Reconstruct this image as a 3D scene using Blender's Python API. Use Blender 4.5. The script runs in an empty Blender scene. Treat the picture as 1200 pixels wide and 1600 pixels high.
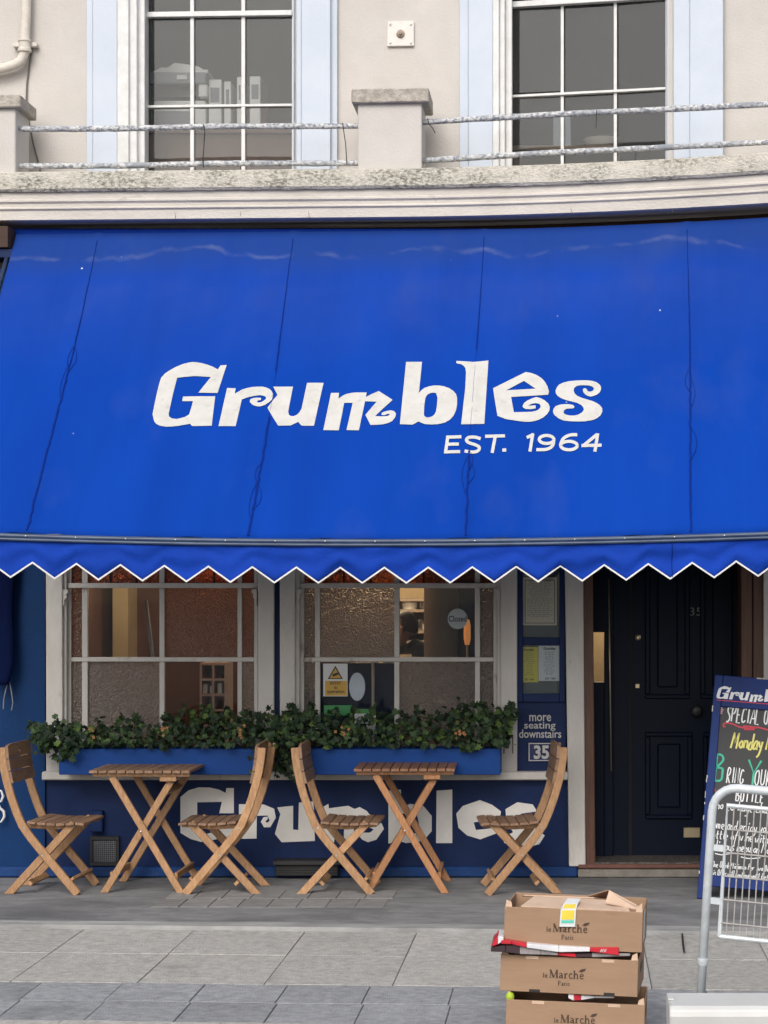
import bpy, bmesh, math, random
from mathutils import Vector, Matrix, geometry
random.seed(7)
R = math.radians
sc = bpy.context.scene
col = sc.collection

# ---------------------------------------------------------------- camera
F, CH, CZ, PX0, PY0 = 3300.0, 1.67, 12.0, 900.0, 911.0      # focal length in photo pixels, eye height, distance to shopfront, principal point
cam_d = bpy.data.cameras.new('camera'); cam = bpy.data.objects.new('camera', cam_d); col.objects.link(cam)
cam.location = (0, -CZ, CH); cam.rotation_euler = (R(90), 0, 0)
cam_d.sensor_fit = 'VERTICAL'; cam_d.sensor_height = 36; cam_d.lens = 36 * F / 1600
cam_d.shift_x = (600 - PX0) / 1600; cam_d.shift_y = (PY0 - 800) / 1600
cam_d.clip_end = 800
sc.camera = cam
# ---------------------------------------------------------------- world, sun, exposure
SUN_EL, SUN_AZ = 40, 190          # azimuth from north (+Y), clockwise
w = bpy.data.worlds.new('World'); sc.world = w; w.use_nodes = True
nt = w.node_tree; bg = nt.nodes['Background']
sky = nt.nodes.new('ShaderNodeTexSky'); sky.sky_type = 'NISHITA'; sky.sun_disc = False
sky.sun_elevation = R(SUN_EL); sky.sun_rotation = R(SUN_AZ); sky.dust_density = 4.0; sky.air_density = 1.0
hs = nt.nodes.new('ShaderNodeHueSaturation'); hs.inputs['Saturation'].default_value = 0.45
nt.links.new(sky.outputs[0], hs.inputs['Color']); nt.links.new(hs.outputs[0], bg.inputs['Color'])
bg.inputs['Strength'].default_value = 0.15
sl = bpy.data.lights.new('sun', 'SUN'); so = bpy.data.objects.new('sun', sl); col.objects.link(so)
sl.energy = 0.95; sl.angle = R(30); sl.color = (1, 0.96, 0.9)
d = Vector((math.sin(R(SUN_AZ)) * math.cos(R(SUN_EL)), math.cos(R(SUN_AZ)) * math.cos(R(SUN_EL)), math.sin(R(SUN_EL))))
so.rotation_euler = d.to_track_quat('Z', 'Y').to_euler(); so.location = (0, -6, 20)
sc.view_settings.view_transform = 'Standard'; sc.view_settings.look = 'None'
sc.view_settings.gamma = 1; sc.view_settings.exposure = 0.3
try:
    sc.cycles.use_denoising = True; sc.cycles.max_bounces = 8; sc.cycles.transparent_max_bounces = 12
    sc.cycles.caustics_reflective = False; sc.cycles.caustics_refractive = False
except Exception: pass

# ---------------------------------------------------------------- pixel helpers (photo is 1200 x 1600)
def P(px, py, Y):
    Z = CZ + Y
    return Vector(((px - PX0) * Z / F, Y, CH + (PY0 - py) * Z / F))
def gnd(px, py, z=0.0):
    Z = F * (CH - z) / (py - PY0)
    return Vector(((px - PX0) * Z / F, Z - CZ, z))
def bow(X):                                # the upper front is straight on the left and swings forward on the right
    u = max(-8, min(3.2, X + 1.09))
    return -.05 * u - (.074 * u * u if u > 0 else 0)
def U(px, py, off):                       # point on the bowed upper front, off = metres behind the bow line
    Y = off
    for _ in range(6):
        X = (px - PX0) * (CZ + Y) / F; Y = bow(X) + off
    return P(px, py, Y)

# ---------------------------------------------------------------- materials
MATS = {}
def node(nt, t, **kw):
    n = nt.nodes.new(t)
    for k, v in kw.items(): setattr(n, k, v)
    return n
def mat(name, c1, c2=None, scale=8, rough=0.6, bump=0.0, bscale=60, stretch=(1, 1, 1), metal=0.0, spec=0.5, c3=None, s3=2.0, t3=(0.55, 0.62), detail=6, rnd=0.0, coat=0.0, ramp=(0.35, 0.68)):
    m = bpy.data.materials.new(name); m.use_nodes = True; nt = m.node_tree
    b = nt.nodes['Principled BSDF']; L = nt.links.new
    b.inputs['Roughness'].default_value = rough; b.inputs['Metallic'].default_value = metal
    b.inputs['Specular IOR Level'].default_value = spec; b.inputs['Coat Weight'].default_value = coat
    tc = node(nt, 'ShaderNodeTexCoord'); mp = node(nt, 'ShaderNodeMapping'); mp.inputs['Scale'].default_value = stretch
    src = tc.outputs['Object']
    if rnd:
        oi = node(nt, 'ShaderNodeObjectInfo'); ad = node(nt, 'ShaderNodeVectorMath', operation='ADD')
        mu = node(nt, 'ShaderNodeMath', operation='MULTIPLY'); mu.inputs[1].default_value = 37.0
        L(oi.outputs['Random'], mu.inputs[0]); L(tc.outputs['Object'], ad.inputs[0]); L(mu.outputs[0], ad.inputs[1]); src = ad.outputs[0]
    L(src, mp.inputs[0])
    if c2 is None: c2 = tuple(x * 0.86 for x in c1)
    nz = node(nt, 'ShaderNodeTexNoise'); nz.inputs['Scale'].default_value = scale; nz.inputs['Detail'].default_value = detail; nz.inputs['Roughness'].default_value = 0.65
    L(mp.outputs[0], nz.inputs['Vector'])
    rp = node(nt, 'ShaderNodeValToRGB'); rp.color_ramp.elements[0].position = ramp[0]; rp.color_ramp.elements[1].position = ramp[1]
    rp.color_ramp.elements[0].color = (*c2, 1); rp.color_ramp.elements[1].color = (*c1, 1)
    L(nz.outputs['Fac'], rp.inputs[0]); out = rp.outputs[0]
    if c3:
        n3 = node(nt, 'ShaderNodeTexNoise'); n3.inputs['Scale'].default_value = s3; n3.inputs['Detail'].default_value = 9; n3.inputs['Roughness'].default_value = 0.7
        L(mp.outputs[0], n3.inputs['Vector'])
        r3 = node(nt, 'ShaderNodeValToRGB'); r3.color_ramp.elements[0].position = t3[0]; r3.color_ramp.elements[1].position = t3[1]
        L(n3.outputs['Fac'], r3.inputs[0])
        mx = node(nt, 'ShaderNodeMix', data_type='RGBA'); L(r3.outputs[0], mx.inputs['Factor']); L(out, mx.inputs['A']); mx.inputs['B'].default_value = (*c3, 1)
        out = mx.outputs['Result']
    if rnd:
        hv = node(nt, 'ShaderNodeHueSaturation'); mr = node(nt, 'ShaderNodeMapRange'); mr.inputs['To Min'].default_value = 1 - rnd; mr.inputs['To Max'].default_value = 1 + rnd
        L(oi.outputs['Random'], mr.inputs['Value']); L(mr.outputs[0], hv.inputs['Value']); L(out, hv.inputs['Color']); out = hv.outputs[0]
    L(out, b.inputs['Base Color'])
    if bump:
        nb = node(nt, 'ShaderNodeTexNoise'); nb.inputs['Scale'].default_value = bscale; nb.inputs['Detail'].default_value = 5; L(mp.outputs[0], nb.inputs['Vector'])
        bp = node(nt, 'ShaderNodeBump'); bp.inputs['Strength'].default_value = bump; bp.inputs['Distance'].default_value = 0.01
        L(nb.outputs['Fac'], bp.inputs['Height']); L(bp.outputs[0], b.inputs['Normal'])
    MATS[name] = m
    return m
def glass(name, tint=(1, 1, 1), refl=1.0, dirt=0.0):
    m = bpy.data.materials.new(name); m.use_nodes = True; nt = m.node_tree; L = nt.links.new
    nt.nodes.remove(nt.nodes['Principled BSDF']); o = nt.nodes['Material Output']
    tr = node(nt, 'ShaderNodeBsdfTransparent'); tr.inputs[0].default_value = (*tint, 1)
    gl = node(nt, 'ShaderNodeBsdfGlossy'); gl.inputs['Roughness'].default_value = 0.02
    nz = node(nt, 'ShaderNodeTexNoise'); nz.inputs['Scale'].default_value = 2.5; bp = node(nt, 'ShaderNodeBump'); bp.inputs['Strength'].default_value = 0.05; bp.inputs['Distance'].default_value = 0.02
    tc = node(nt, 'ShaderNodeTexCoord'); L(tc.outputs['Object'], nz.inputs['Vector']); L(nz.outputs['Fac'], bp.inputs['Height']); L(bp.outputs[0], gl.inputs['Normal'])
    fr = node(nt, 'ShaderNodeFresnel'); fr.inputs['IOR'].default_value = 1.6
    mu = node(nt, 'ShaderNodeMath', operation='MULTIPLY'); mu.inputs[1].default_value = refl; L(fr.outputs[0], mu.inputs[0])
    mx = node(nt, 'ShaderNodeMixShader'); L(mu.outputs[0], mx.inputs[0]); L(tr.outputs[0], mx.inputs[1]); L(gl.outputs[0], mx.inputs[2])
    out = mx.outputs[0]
    if dirt:
        df = node(nt, 'ShaderNodeBsdfDiffuse'); df.inputs[0].default_value = (.5, .5, .48, 1)
        n2 = node(nt, 'ShaderNodeTexNoise'); n2.inputs['Scale'].default_value = 5; n2.inputs['Detail'].default_value = 8; L(tc.outputs['Object'], n2.inputs['Vector'])
        m2 = node(nt, 'ShaderNodeMath', operation='MULTIPLY'); m2.inputs[1].default_value = dirt; L(n2.outputs['Fac'], m2.inputs[0])
        mx2 = node(nt, 'ShaderNodeMixShader'); L(m2.outputs[0], mx2.inputs[0]); L(out, mx2.inputs[1]); L(df.outputs[0], mx2.inputs[2]); out = mx2.outputs[0]
    L(out, o.inputs['Surface']); MATS[name] = m; return m
def hammered(name, tint, body):
    m = bpy.data.materials.new(name); m.use_nodes = True; nt = m.node_tree; L = nt.links.new
    b = nt.nodes['Principled BSDF']; o = nt.nodes['Material Output']
    tc = node(nt, 'ShaderNodeTexCoord'); v = node(nt, 'ShaderNodeTexVoronoi'); v.feature = 'SMOOTH_F1'; v.inputs['Scale'].default_value = 95; v.inputs['Smoothness'].default_value = 0.5
    nz = node(nt, 'ShaderNodeTexNoise'); nz.inputs['Scale'].default_value = 25
    wv = node(nt, 'ShaderNodeMix', data_type='RGBA'); wv.inputs['Factor'].default_value = 0.03
    L(tc.outputs['Object'], nz.inputs['Vector']); L(tc.outputs['Object'], wv.inputs['A']); L(nz.outputs['Color'], wv.inputs['B']); L(wv.outputs['Result'], v.inputs['Vector'])
    bp = node(nt, 'ShaderNodeBump'); bp.inputs['Strength'].default_value = 0.8; bp.inputs['Distance'].default_value = 0.010
    L(v.outputs['Distance'], bp.inputs['Height']); L(bp.outputs[0], b.inputs['Normal'])
    cr = node(nt, 'ShaderNodeValToRGB'); cr.color_ramp.elements[0].position = .1; cr.color_ramp.elements[1].position = .75; cr.color_ramp.elements[0].color = (*[x * 1.3 for x in body], 1); cr.color_ramp.elements[1].color = (*[x * .62 for x in body], 1); L(v.outputs['Distance'], cr.inputs[0]); L(cr.outputs[0], b.inputs['Base Color']); b.inputs['Roughness'].default_value = 0.12; b.inputs['Specular IOR Level'].default_value = 0.7
    tl = node(nt, 'ShaderNodeBsdfTranslucent'); tl.inputs['Color'].default_value = (*tint, 1); L(bp.outputs[0], tl.inputs['Normal'])
    rf = node(nt, 'ShaderNodeBsdfRefraction'); rf.inputs['Color'].default_value = (*tint, 1); rf.inputs['Roughness'].default_value = 0.1; rf.inputs['IOR'].default_value = 1.25; L(bp.outputs[0], rf.inputs['Normal'])
    m1 = node(nt, 'ShaderNodeMixShader'); m1.inputs[0].default_value = 0.35; L(tl.outputs[0], m1.inputs[1]); L(rf.outputs[0], m1.inputs[2])
    m2 = node(nt, 'ShaderNodeMixShader'); m2.inputs[0].default_value = 0.55; L(b.outputs[0], m2.inputs[1]); L(m1.outputs[0], m2.inputs[2])
    L(m2.outputs[0], o.inputs['Surface']); MATS[name] = m; return m
def emit(name, c, s):
    m = bpy.data.materials.new(name); m.use_nodes = True; b = m.node_tree.nodes['Principled BSDF']
    b.inputs['Base Color'].default_value = (*c, 1); b.inputs['Emission Color'].default_value = (*c, 1); b.inputs['Emission Strength'].default_value = s
    MATS[name] = m; return m

mat('stucco', (.57, .54, .51), (.515, .485, .455), 3, .85, .25, 90, c3=(.50, .465, .44), s3=1.3, t3=(.56, .75))
mat('surround_blue', (.55, .60, .68), (.505, .56, .645), 4, .6, .1, 60)
mat('white_paint', (.74, .71, .67), (.62, .59, .55), 9, .5, .15, 70, c3=(.42, .38, .33), s3=7, t3=(.62, .72))
mat('sash_white', (.72, .72, .72), (.60, .60, .59), 14, .45, .12, 80)
mat('shop_white', (.62, .595, .56), (.50, .475, .44), 6, .55, .3, 60, stretch=(1, 1, .35), c3=(.27, .225, .18), s3=8, t3=(.61, .70), detail=10)
mat('cornice_paint', (.66, .62, .57), (.54, .505, .46), 4, .8, .35, 70, stretch=(.6, 1, 1.2), c3=(.26, .235, .205), s3=5, t3=(.585, .72), detail=11)
mat('lichen_stone', (.58, .55, .48), (.16, .155, .125), 55, .95, .9, 90, stretch=(.8, 1, 1.3), c3=(.60, .565, .50), s3=3.2, t3=(.42, .60), ramp=(.38, .58), detail=10)
mat('cap_stone', (.50, .46, .40), (.30, .27, .235), 26, .95, .7, 80)
mat('peeling_steel', (.62, .62, .62), (.16, .18, .22), 60, .65, .7, 90, stretch=(.8, 1, 1), ramp=(.40, .56), detail=10, c3=(.25, .27, .31), s3=6, t3=(.50, .64))
mat('navy', (.009, .024, .090), (.007, .019, .072), 6, .5, .12, 50, spec=.16)
mat('blue_wall', (.004, .034, .125), (.0035, .028, .10), 3, .55, .15, 40, spec=.14)
mat('navy_cloth', (.004, .009, .045), (.003, .007, .035), 6, .9, spec=.05)
mat('box_blue', (.007, .055, .25), (.006, .046, .205), 6, .5, .12, 50, spec=.16)
mat('plinth_blue', (.010, .052, .20), (.012, .040, .13), 8, .6, .3, 40, spec=.2, c3=(.05, .06, .09), s3=8, t3=(.58, .7))
mat('door_navy', (.0030, .0075, .021), (.0024, .006, .016), 5, .45, .08, 40, spec=.12)
mat('frame_wood', (.12, .052, .028), (.065, .027, .015), 12, .5, .25, 40, stretch=(6, 6, .4), c3=(.26, .18, .11), s3=5, t3=(.66, .8))
mat('dark_void', (.018, .015, .013), (.012, .010, .009), 5, .9)
mat('old_brown', (.07, .038, .026), (.035, .02, .014), 8, .8, .3, 50)
mat('concrete', (.25, .25, .255), (.135, .137, .142), 9, .8, .5, 70, c3=(.105, .107, .112), s3=1.4, t3=(.46, .62), stretch=(.7, 1.3, 1), detail=12, ramp=(.3, .7))
mat('concrete_edge', (.36, .36, .35), (.20, .20, .20), 7, .85, .35, 60, stretch=(.4, 1, 1))
mat('slab_buff', (.47, .455, .425), (.27, .262, .248), 26, .85, .6, 150, rnd=.09, c3=(.24, .235, .225), s3=2.4, t3=(.54, .74), detail=12, ramp=(.3, .7))
mat('slab_grey', (.33, .338, .355), (.18, .186, .20), 24, .85, .6, 150, rnd=.12, c3=(.15, .155, .165), s3=2.8, t3=(.55, .70), detail=12, ramp=(.3, .7))
mat('joint', (.17, .165, .16), (.11, .108, .105), 30, .95)
mat('asphalt', (.14, .14, .142), (.10, .10, .102), 60, .9, .5, 200)
mat('sett', (.24, .235, .23), (.17, .168, .166), 12, .85, .3, 90, rnd=.12)
mat('step_red', (.16, .07, .05), (.10, .045, .035), 10, .7, .3, 60)
mat('step_stone', (.24, .22, .19), (.15, .14, .125), 14, .9, .5, 60)
mat('mosaic', (.12, .11, .10), (.035, .03, .03), 45, .6, .2, 80, ramp=(.46, .54))
mat('wood_leg', (.47, .275, .14), (.29, .15, .07), 22, .55, .3, 90, stretch=(4, 4, 1), rnd=.17, c3=(.24, .13, .07), s3=5, t3=(.58, .78), detail=10, ramp=(.3, .7))
mat('wood_leg_orange', (.44, .215, .095), (.28, .122, .05), 22, .52, .3, 90, stretch=(4, 4, 1), rnd=.15, c3=(.23, .10, .045), s3=5, t3=(.58, .78), detail=10, ramp=(.3, .7))
mat('wood_slat', (.29, .175, .105), (.175, .098, .058), 16, .55, .2, 70, stretch=(4, .6, 2), rnd=.16, c3=(.25, .17, .12), s3=6, t3=(.6, .8))
mat('wood_slat_red', (.26, .13, .072), (.17, .08, .043), 16, .5, .2, 70, stretch=(4, .6, 2), rnd=.14)
mat('screw', (.5, .5, .5), None, 5, .35, metal=1)
mat('leaf_dark', (.021, .042, .020), (.013, .028, .014), 20, .6, rnd=.3, spec=.25)
mat('leaf_mid', (.048, .085, .030), (.030, .056, .021), 20, .6, rnd=.3, spec=.25)
mat('leaf_light', (.095, .150, .032), (.06, .10, .025), 20, .6, rnd=.25, spec=.25)
mat('stem', (.06, .05, .03), (.04, .035, .02), 20, .8)
mat('flower_orange', (.42, .17, .07), (.34, .20, .08), 20, .7)
mat('soil', (.03, .022, .016), (.02, .015, .011), 40, 1, .8, 60)
mat('letter_white', (.55, .545, .525), (.48, .475, .45), 12, .7, spec=.2, c3=(.33, .33, .32), s3=14, t3=(.58, .76))
mat('letter_cream', (.78, .76, .72), (.71, .69, .65), 10, .6, .1, 60)
mat('trim_white', (.70, .70, .70), (.58, .58, .58), 40, .8)
mat('bar_metal', (.018, .035, .085), (.05, .08, .15), 30, .4, stretch=(.2, 1, 1), spec=.5)
mat('paper_cream', (.70, .63, .50), (.66, .59, .47), 10, .8)
mat('paper_yellow', (.62, .56, .10), (.58, .52, .09), 10, .8)
mat('paper_white', (.66, .68, .70), (.62, .64, .66), 10, .8)
mat('ink', (.05, .05, .055), None, 10, .8)
mat('ink_grey', (.20, .20, .20), None, 10, .8)
mat('case_back', (.10, .115, .12), (.085, .10, .105), 10, .7)
mat('plaque_blue', (.008, .018, .10), None, 10, .2, coat=.6)
mat('cardboard', (.34, .22, .14), (.30, .19, .12), 5, .85, .15, 150, stretch=(1, 1, 6), rnd=.05, c3=(.26, .165, .105), s3=3, t3=(.62, .8))
mat('cardboard_raw', (.60, .44, .33), (.52, .37, .27), 9, .9, .3, 90)
mat('card_print', (.075, .045, .03), None, 10, .85)
mat('mag_red', (.55, .02, .035), (.45, .015, .03), 12, .35)
mat('mag_white', (.72, .72, .74), (.6, .6, .64), 8, .4)
mat('mag_grey', (.34, .32, .32), (.22, .20, .21), 30, .4)
mat('mag_dark', (.05, .025, .035), (.03, .016, .02), 8, .4)
mat('tag_yellow', (.75, .58, .05), None, 10, .5)
mat('tag_green', (.10, .55, .42), None, 10, .5)
mat('lime', (.40, .55, .03), None, 10, .5)
mat('galv', (.62, .66, .69), (.50, .54, .57), 25, .45, .1, 60, metal=.12)
mat('galv_wire', (.50, .48, .46), (.36, .34, .33), 40, .5, metal=.4)
mat('white_plastic', (.60, .61, .60), (.54, .54, .53), 5, .45, .1, 30, c3=(.52, .50, .46), s3=10, t3=(.66, .8))
mat('chalkboard', (.022, .023, .026), (.018, .019, .021), 6, .6)
mat('board_blue', (.009, .030, .15), (.007, .023, .11), 6, .5, spec=.15, c3=(.20, .22, .30), s3=16, t3=(.70, .74))
mat('chip_white', (.55, .53, .48), None, 20, .8)
mat('chalk_white', (.75, .77, .78), None, 10, .8)
mat('chalk_yellow', (.72, .66, .20), None, 10, .8)
mat('chalk_green', (.06, .45, .31), None, 10, .8)
mat('chalk_red', (.55, .06, .09), None, 10, .8)
mat('chalk_pink', (.62, .38, .42), None, 10, .8)
mat('black_plastic', (.02, .02, .022), None, 10, .5)
mat('grey_plastic', (.22, .23, .25), (.19, .20, .22), 10, .5)
mat('office_white', (.82, .81, .78), (.72, .71, .68), 6, .6)
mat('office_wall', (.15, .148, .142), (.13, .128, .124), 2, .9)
mat('office_brown', (.22, .15, .12), (.19, .125, .10), 5, .7)
mat('rust', (.20, .11, .06), (.42, .36, .30), 20, .8)
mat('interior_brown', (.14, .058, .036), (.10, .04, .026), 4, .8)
mat('interior_cream', (.55, .43, .26), (.48, .37, .22), 4, .8)
mat('interior_tan', (.36, .27, .20), (.32, .24, .18), 4, .7)
mat('shelf_pink', (.62, .45, .38), (.56, .40, .34), 6, .7)
mat('steel', (.5, .5, .5), None, 10, .25, metal=1)
mat('brass', (.55, .46, .30), (.48, .40, .26), 10, .35, metal=.7)
mat('skin', (.50, .30, .22), (.47, .28, .20), 10, .55)
mat('hair', (.05, .035, .025), None, 30, .7)
mat('shirt', (.022, .024, .03), (.016, .018, .023), 10, .85)
mat('sign_white', (.66, .68, .68), None, 6, .6)
mat('sign_yellow', (.60, .36, .06), None, 6, .6)
mat('sign_green', (.05, .28, .09), None, 6, .6)
mat('frosted', (.42, .48, .55), None, 6, .5)
mat('pipe_paint', (.66, .62, .56), (.55, .50, .44), 14, .6, .3, 60, c3=(.30, .24, .18), s3=14, t3=(.64, .74))
mat('cable', (.16, .14, .12), None, 10, .7)
mat('tie_black', (.015, .015, .015), None, 10, .6)
mat('opposite_brick', (.16, .10, .07), (.12, .075, .055), 5, .9)
glass('clear_glass', (.93, .95, .96), 0.45, 0.01)
glass('upper_glass', (.90, .91, .91), 0.75, 0.03)
hammered('hammered_glass', (.72, .66, .62), (.27, .245, .235))
hammered('hammered_red', (.66, .46, .37), (.19, .14, .12))
hammered('hammered_amber', (.50, .24, .14), (.12, .055, .035))
emit('lamp_warm', (1.0, .78, .50), 42)
emit('lamp_orange', (1.0, .50, .22), 9)
emit('lamp_amber', (1.0, .54, .26), 13)
emit('lamp_glow', (1.0, .36, .10), .28)

def canopy_material():
    m = bpy.data.materials.new('awning_canvas'); m.use_nodes = True; nt = m.node_tree; L = nt.links.new; b = nt.nodes['Principled BSDF']
    b.inputs['Roughness'].default_value = 0.8; b.inputs['Specular IOR Level'].default_value = 0.06
    uv = node(nt, 'ShaderNodeUVMap'); sep = node(nt, 'ShaderNodeSeparateXYZ'); L(uv.outputs[0], sep.inputs[0])
    def noise(scale, det=6, st=(1, 1, 1)):
        mp = node(nt, 'ShaderNodeMapping'); mp.inputs['Scale'].default_value = st; L(uv.outputs[0], mp.inputs[0])
        n = node(nt, 'ShaderNodeTexNoise'); n.inputs['Scale'].default_value = scale; n.inputs['Detail'].default_value = det; L(mp.outputs[0], n.inputs['Vector']); return n.outputs['Fac']
    def ramp(v, p0, p1, c0=(0, 0, 0, 1), c1=(1, 1, 1, 1)):
        r = node(nt, 'ShaderNodeValToRGB'); r.color_ramp.elements[0].position = p0; r.color_ramp.elements[1].position = p1
        r.color_ramp.elements[0].color = c0; r.color_ramp.elements[1].color = c1; L(v, r.inputs[0]); return r.outputs[0]
    def math_(op, a, bb):
        n = node(nt, 'ShaderNodeMath', operation=op)
        for i, x in enumerate((a, bb)):
            if isinstance(x, (int, float)): n.inputs[i].default_value = x
            else: L(x, n.inputs[i])
        return n.outputs[0]
    def mix(f, a, bc):
        n = node(nt, 'ShaderNodeMix', data_type='RGBA'); L(f, n.inputs['Factor']); L(a, n.inputs['A'])
        n.inputs['B'].default_value = (*bc, 1); return n.outputs['Result']
    base = ramp(noise(5, 7, (1, .35, 1)), .3, .7, (.0018, .037, .280, 1), (.0024, .045, .330, 1))
    # dust on the upper strip with a wavy edge, then the pale tide line
    v = sep.outputs['Y']; wob = math_('MULTIPLY', math_('SUBTRACT', noise(2.6, 5), .5), .16)
    vv = math_('ADD', v, wob)
    dust = math_('MULTIPLY', ramp(vv, .07, .16, (1, 1, 1, 1), (0, 0, 0, 1)), .5)
    base = mix(dust, base, (.022, .048, .15))
    dust2 = math_('MULTIPLY', math_('MULTIPLY', ramp(vv, .06, .2, (0, 0, 0, 1), (1, 1, 1, 1)), ramp(vv, .2, .5, (1, 1, 1, 1), (0, 0, 0, 1))), math_('MULTIPLY', noise(7, 8), .10))
    base = mix(dust2, base, (.16, .17, .20))
    tv = math_('ADD', v, math_('MULTIPLY', math_('SUBTRACT', noise(3.0, 6), .5), .22))
    line = math_('MULTIPLY', ramp(math_('ABSOLUTE', math_('SUBTRACT', tv, .075), 0), .003, .010, (1, 1, 1, 1), (0, 0, 0, 1)), math_('MULTIPLY', ramp(noise(9, 3), .42, .66), .16))
    base = mix(line, base, (.30, .33, .42))
    base = mix(math_('MULTIPLY', ramp(noise(1.0, 7, (9, .7, 1)), .52, .72), .22), base, (.0026, .034, .24))
    base = mix(math_('MULTIPLY', ramp(noise(4.5, 8, (1, .6, 1)), .56, .74), .10), base, (.10, .12, .22))
    vo = node(nt, 'ShaderNodeTexVoronoi'); vo.inputs['Scale'].default_value = 9; L(uv.outputs[0], vo.inputs['Vector'])
    sp = math_('MULTIPLY', ramp(vo.outputs['Distance'], .022, .035, (1, 1, 1, 1), (0, 0, 0, 1)), ramp(noise(11, 2), .52, .6))
    base = mix(sp, base, (.6, .62, .66))
    L(base, b.inputs['Base Color'])
    wv = node(nt, 'ShaderNodeTexNoise'); wv.inputs['Scale'].default_value = 2.2; mp = node(nt, 'ShaderNodeMapping'); mp.inputs['Scale'].default_value = (5.5, .5, 1); L(uv.outputs[0], mp.inputs[0]); L(mp.outputs[0], wv.inputs['Vector'])
    fine = noise(320, 2)
    h = math_('ADD', math_('MULTIPLY', wv.outputs['Fac'], 1.0), math_('MULTIPLY', fine, .03))
    bp = node(nt, 'ShaderNodeBump'); bp.inputs['Strength'].default_value = .5; bp.inputs['Distance'].default_value = .03; L(h, bp.inputs['Height']); L(bp.outputs[0], b.inputs['Normal'])
    MATS['canvas'] = m
canopy_material()
mat('canvas_dark', (.003, .027, .235), (.0025, .020, .18), 30, .85, spec=.1)
mat('valance_canvas', (.006, .046, .36), (.005, .038, .30), 8, .8, .2, 60, spec=.12)

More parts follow.
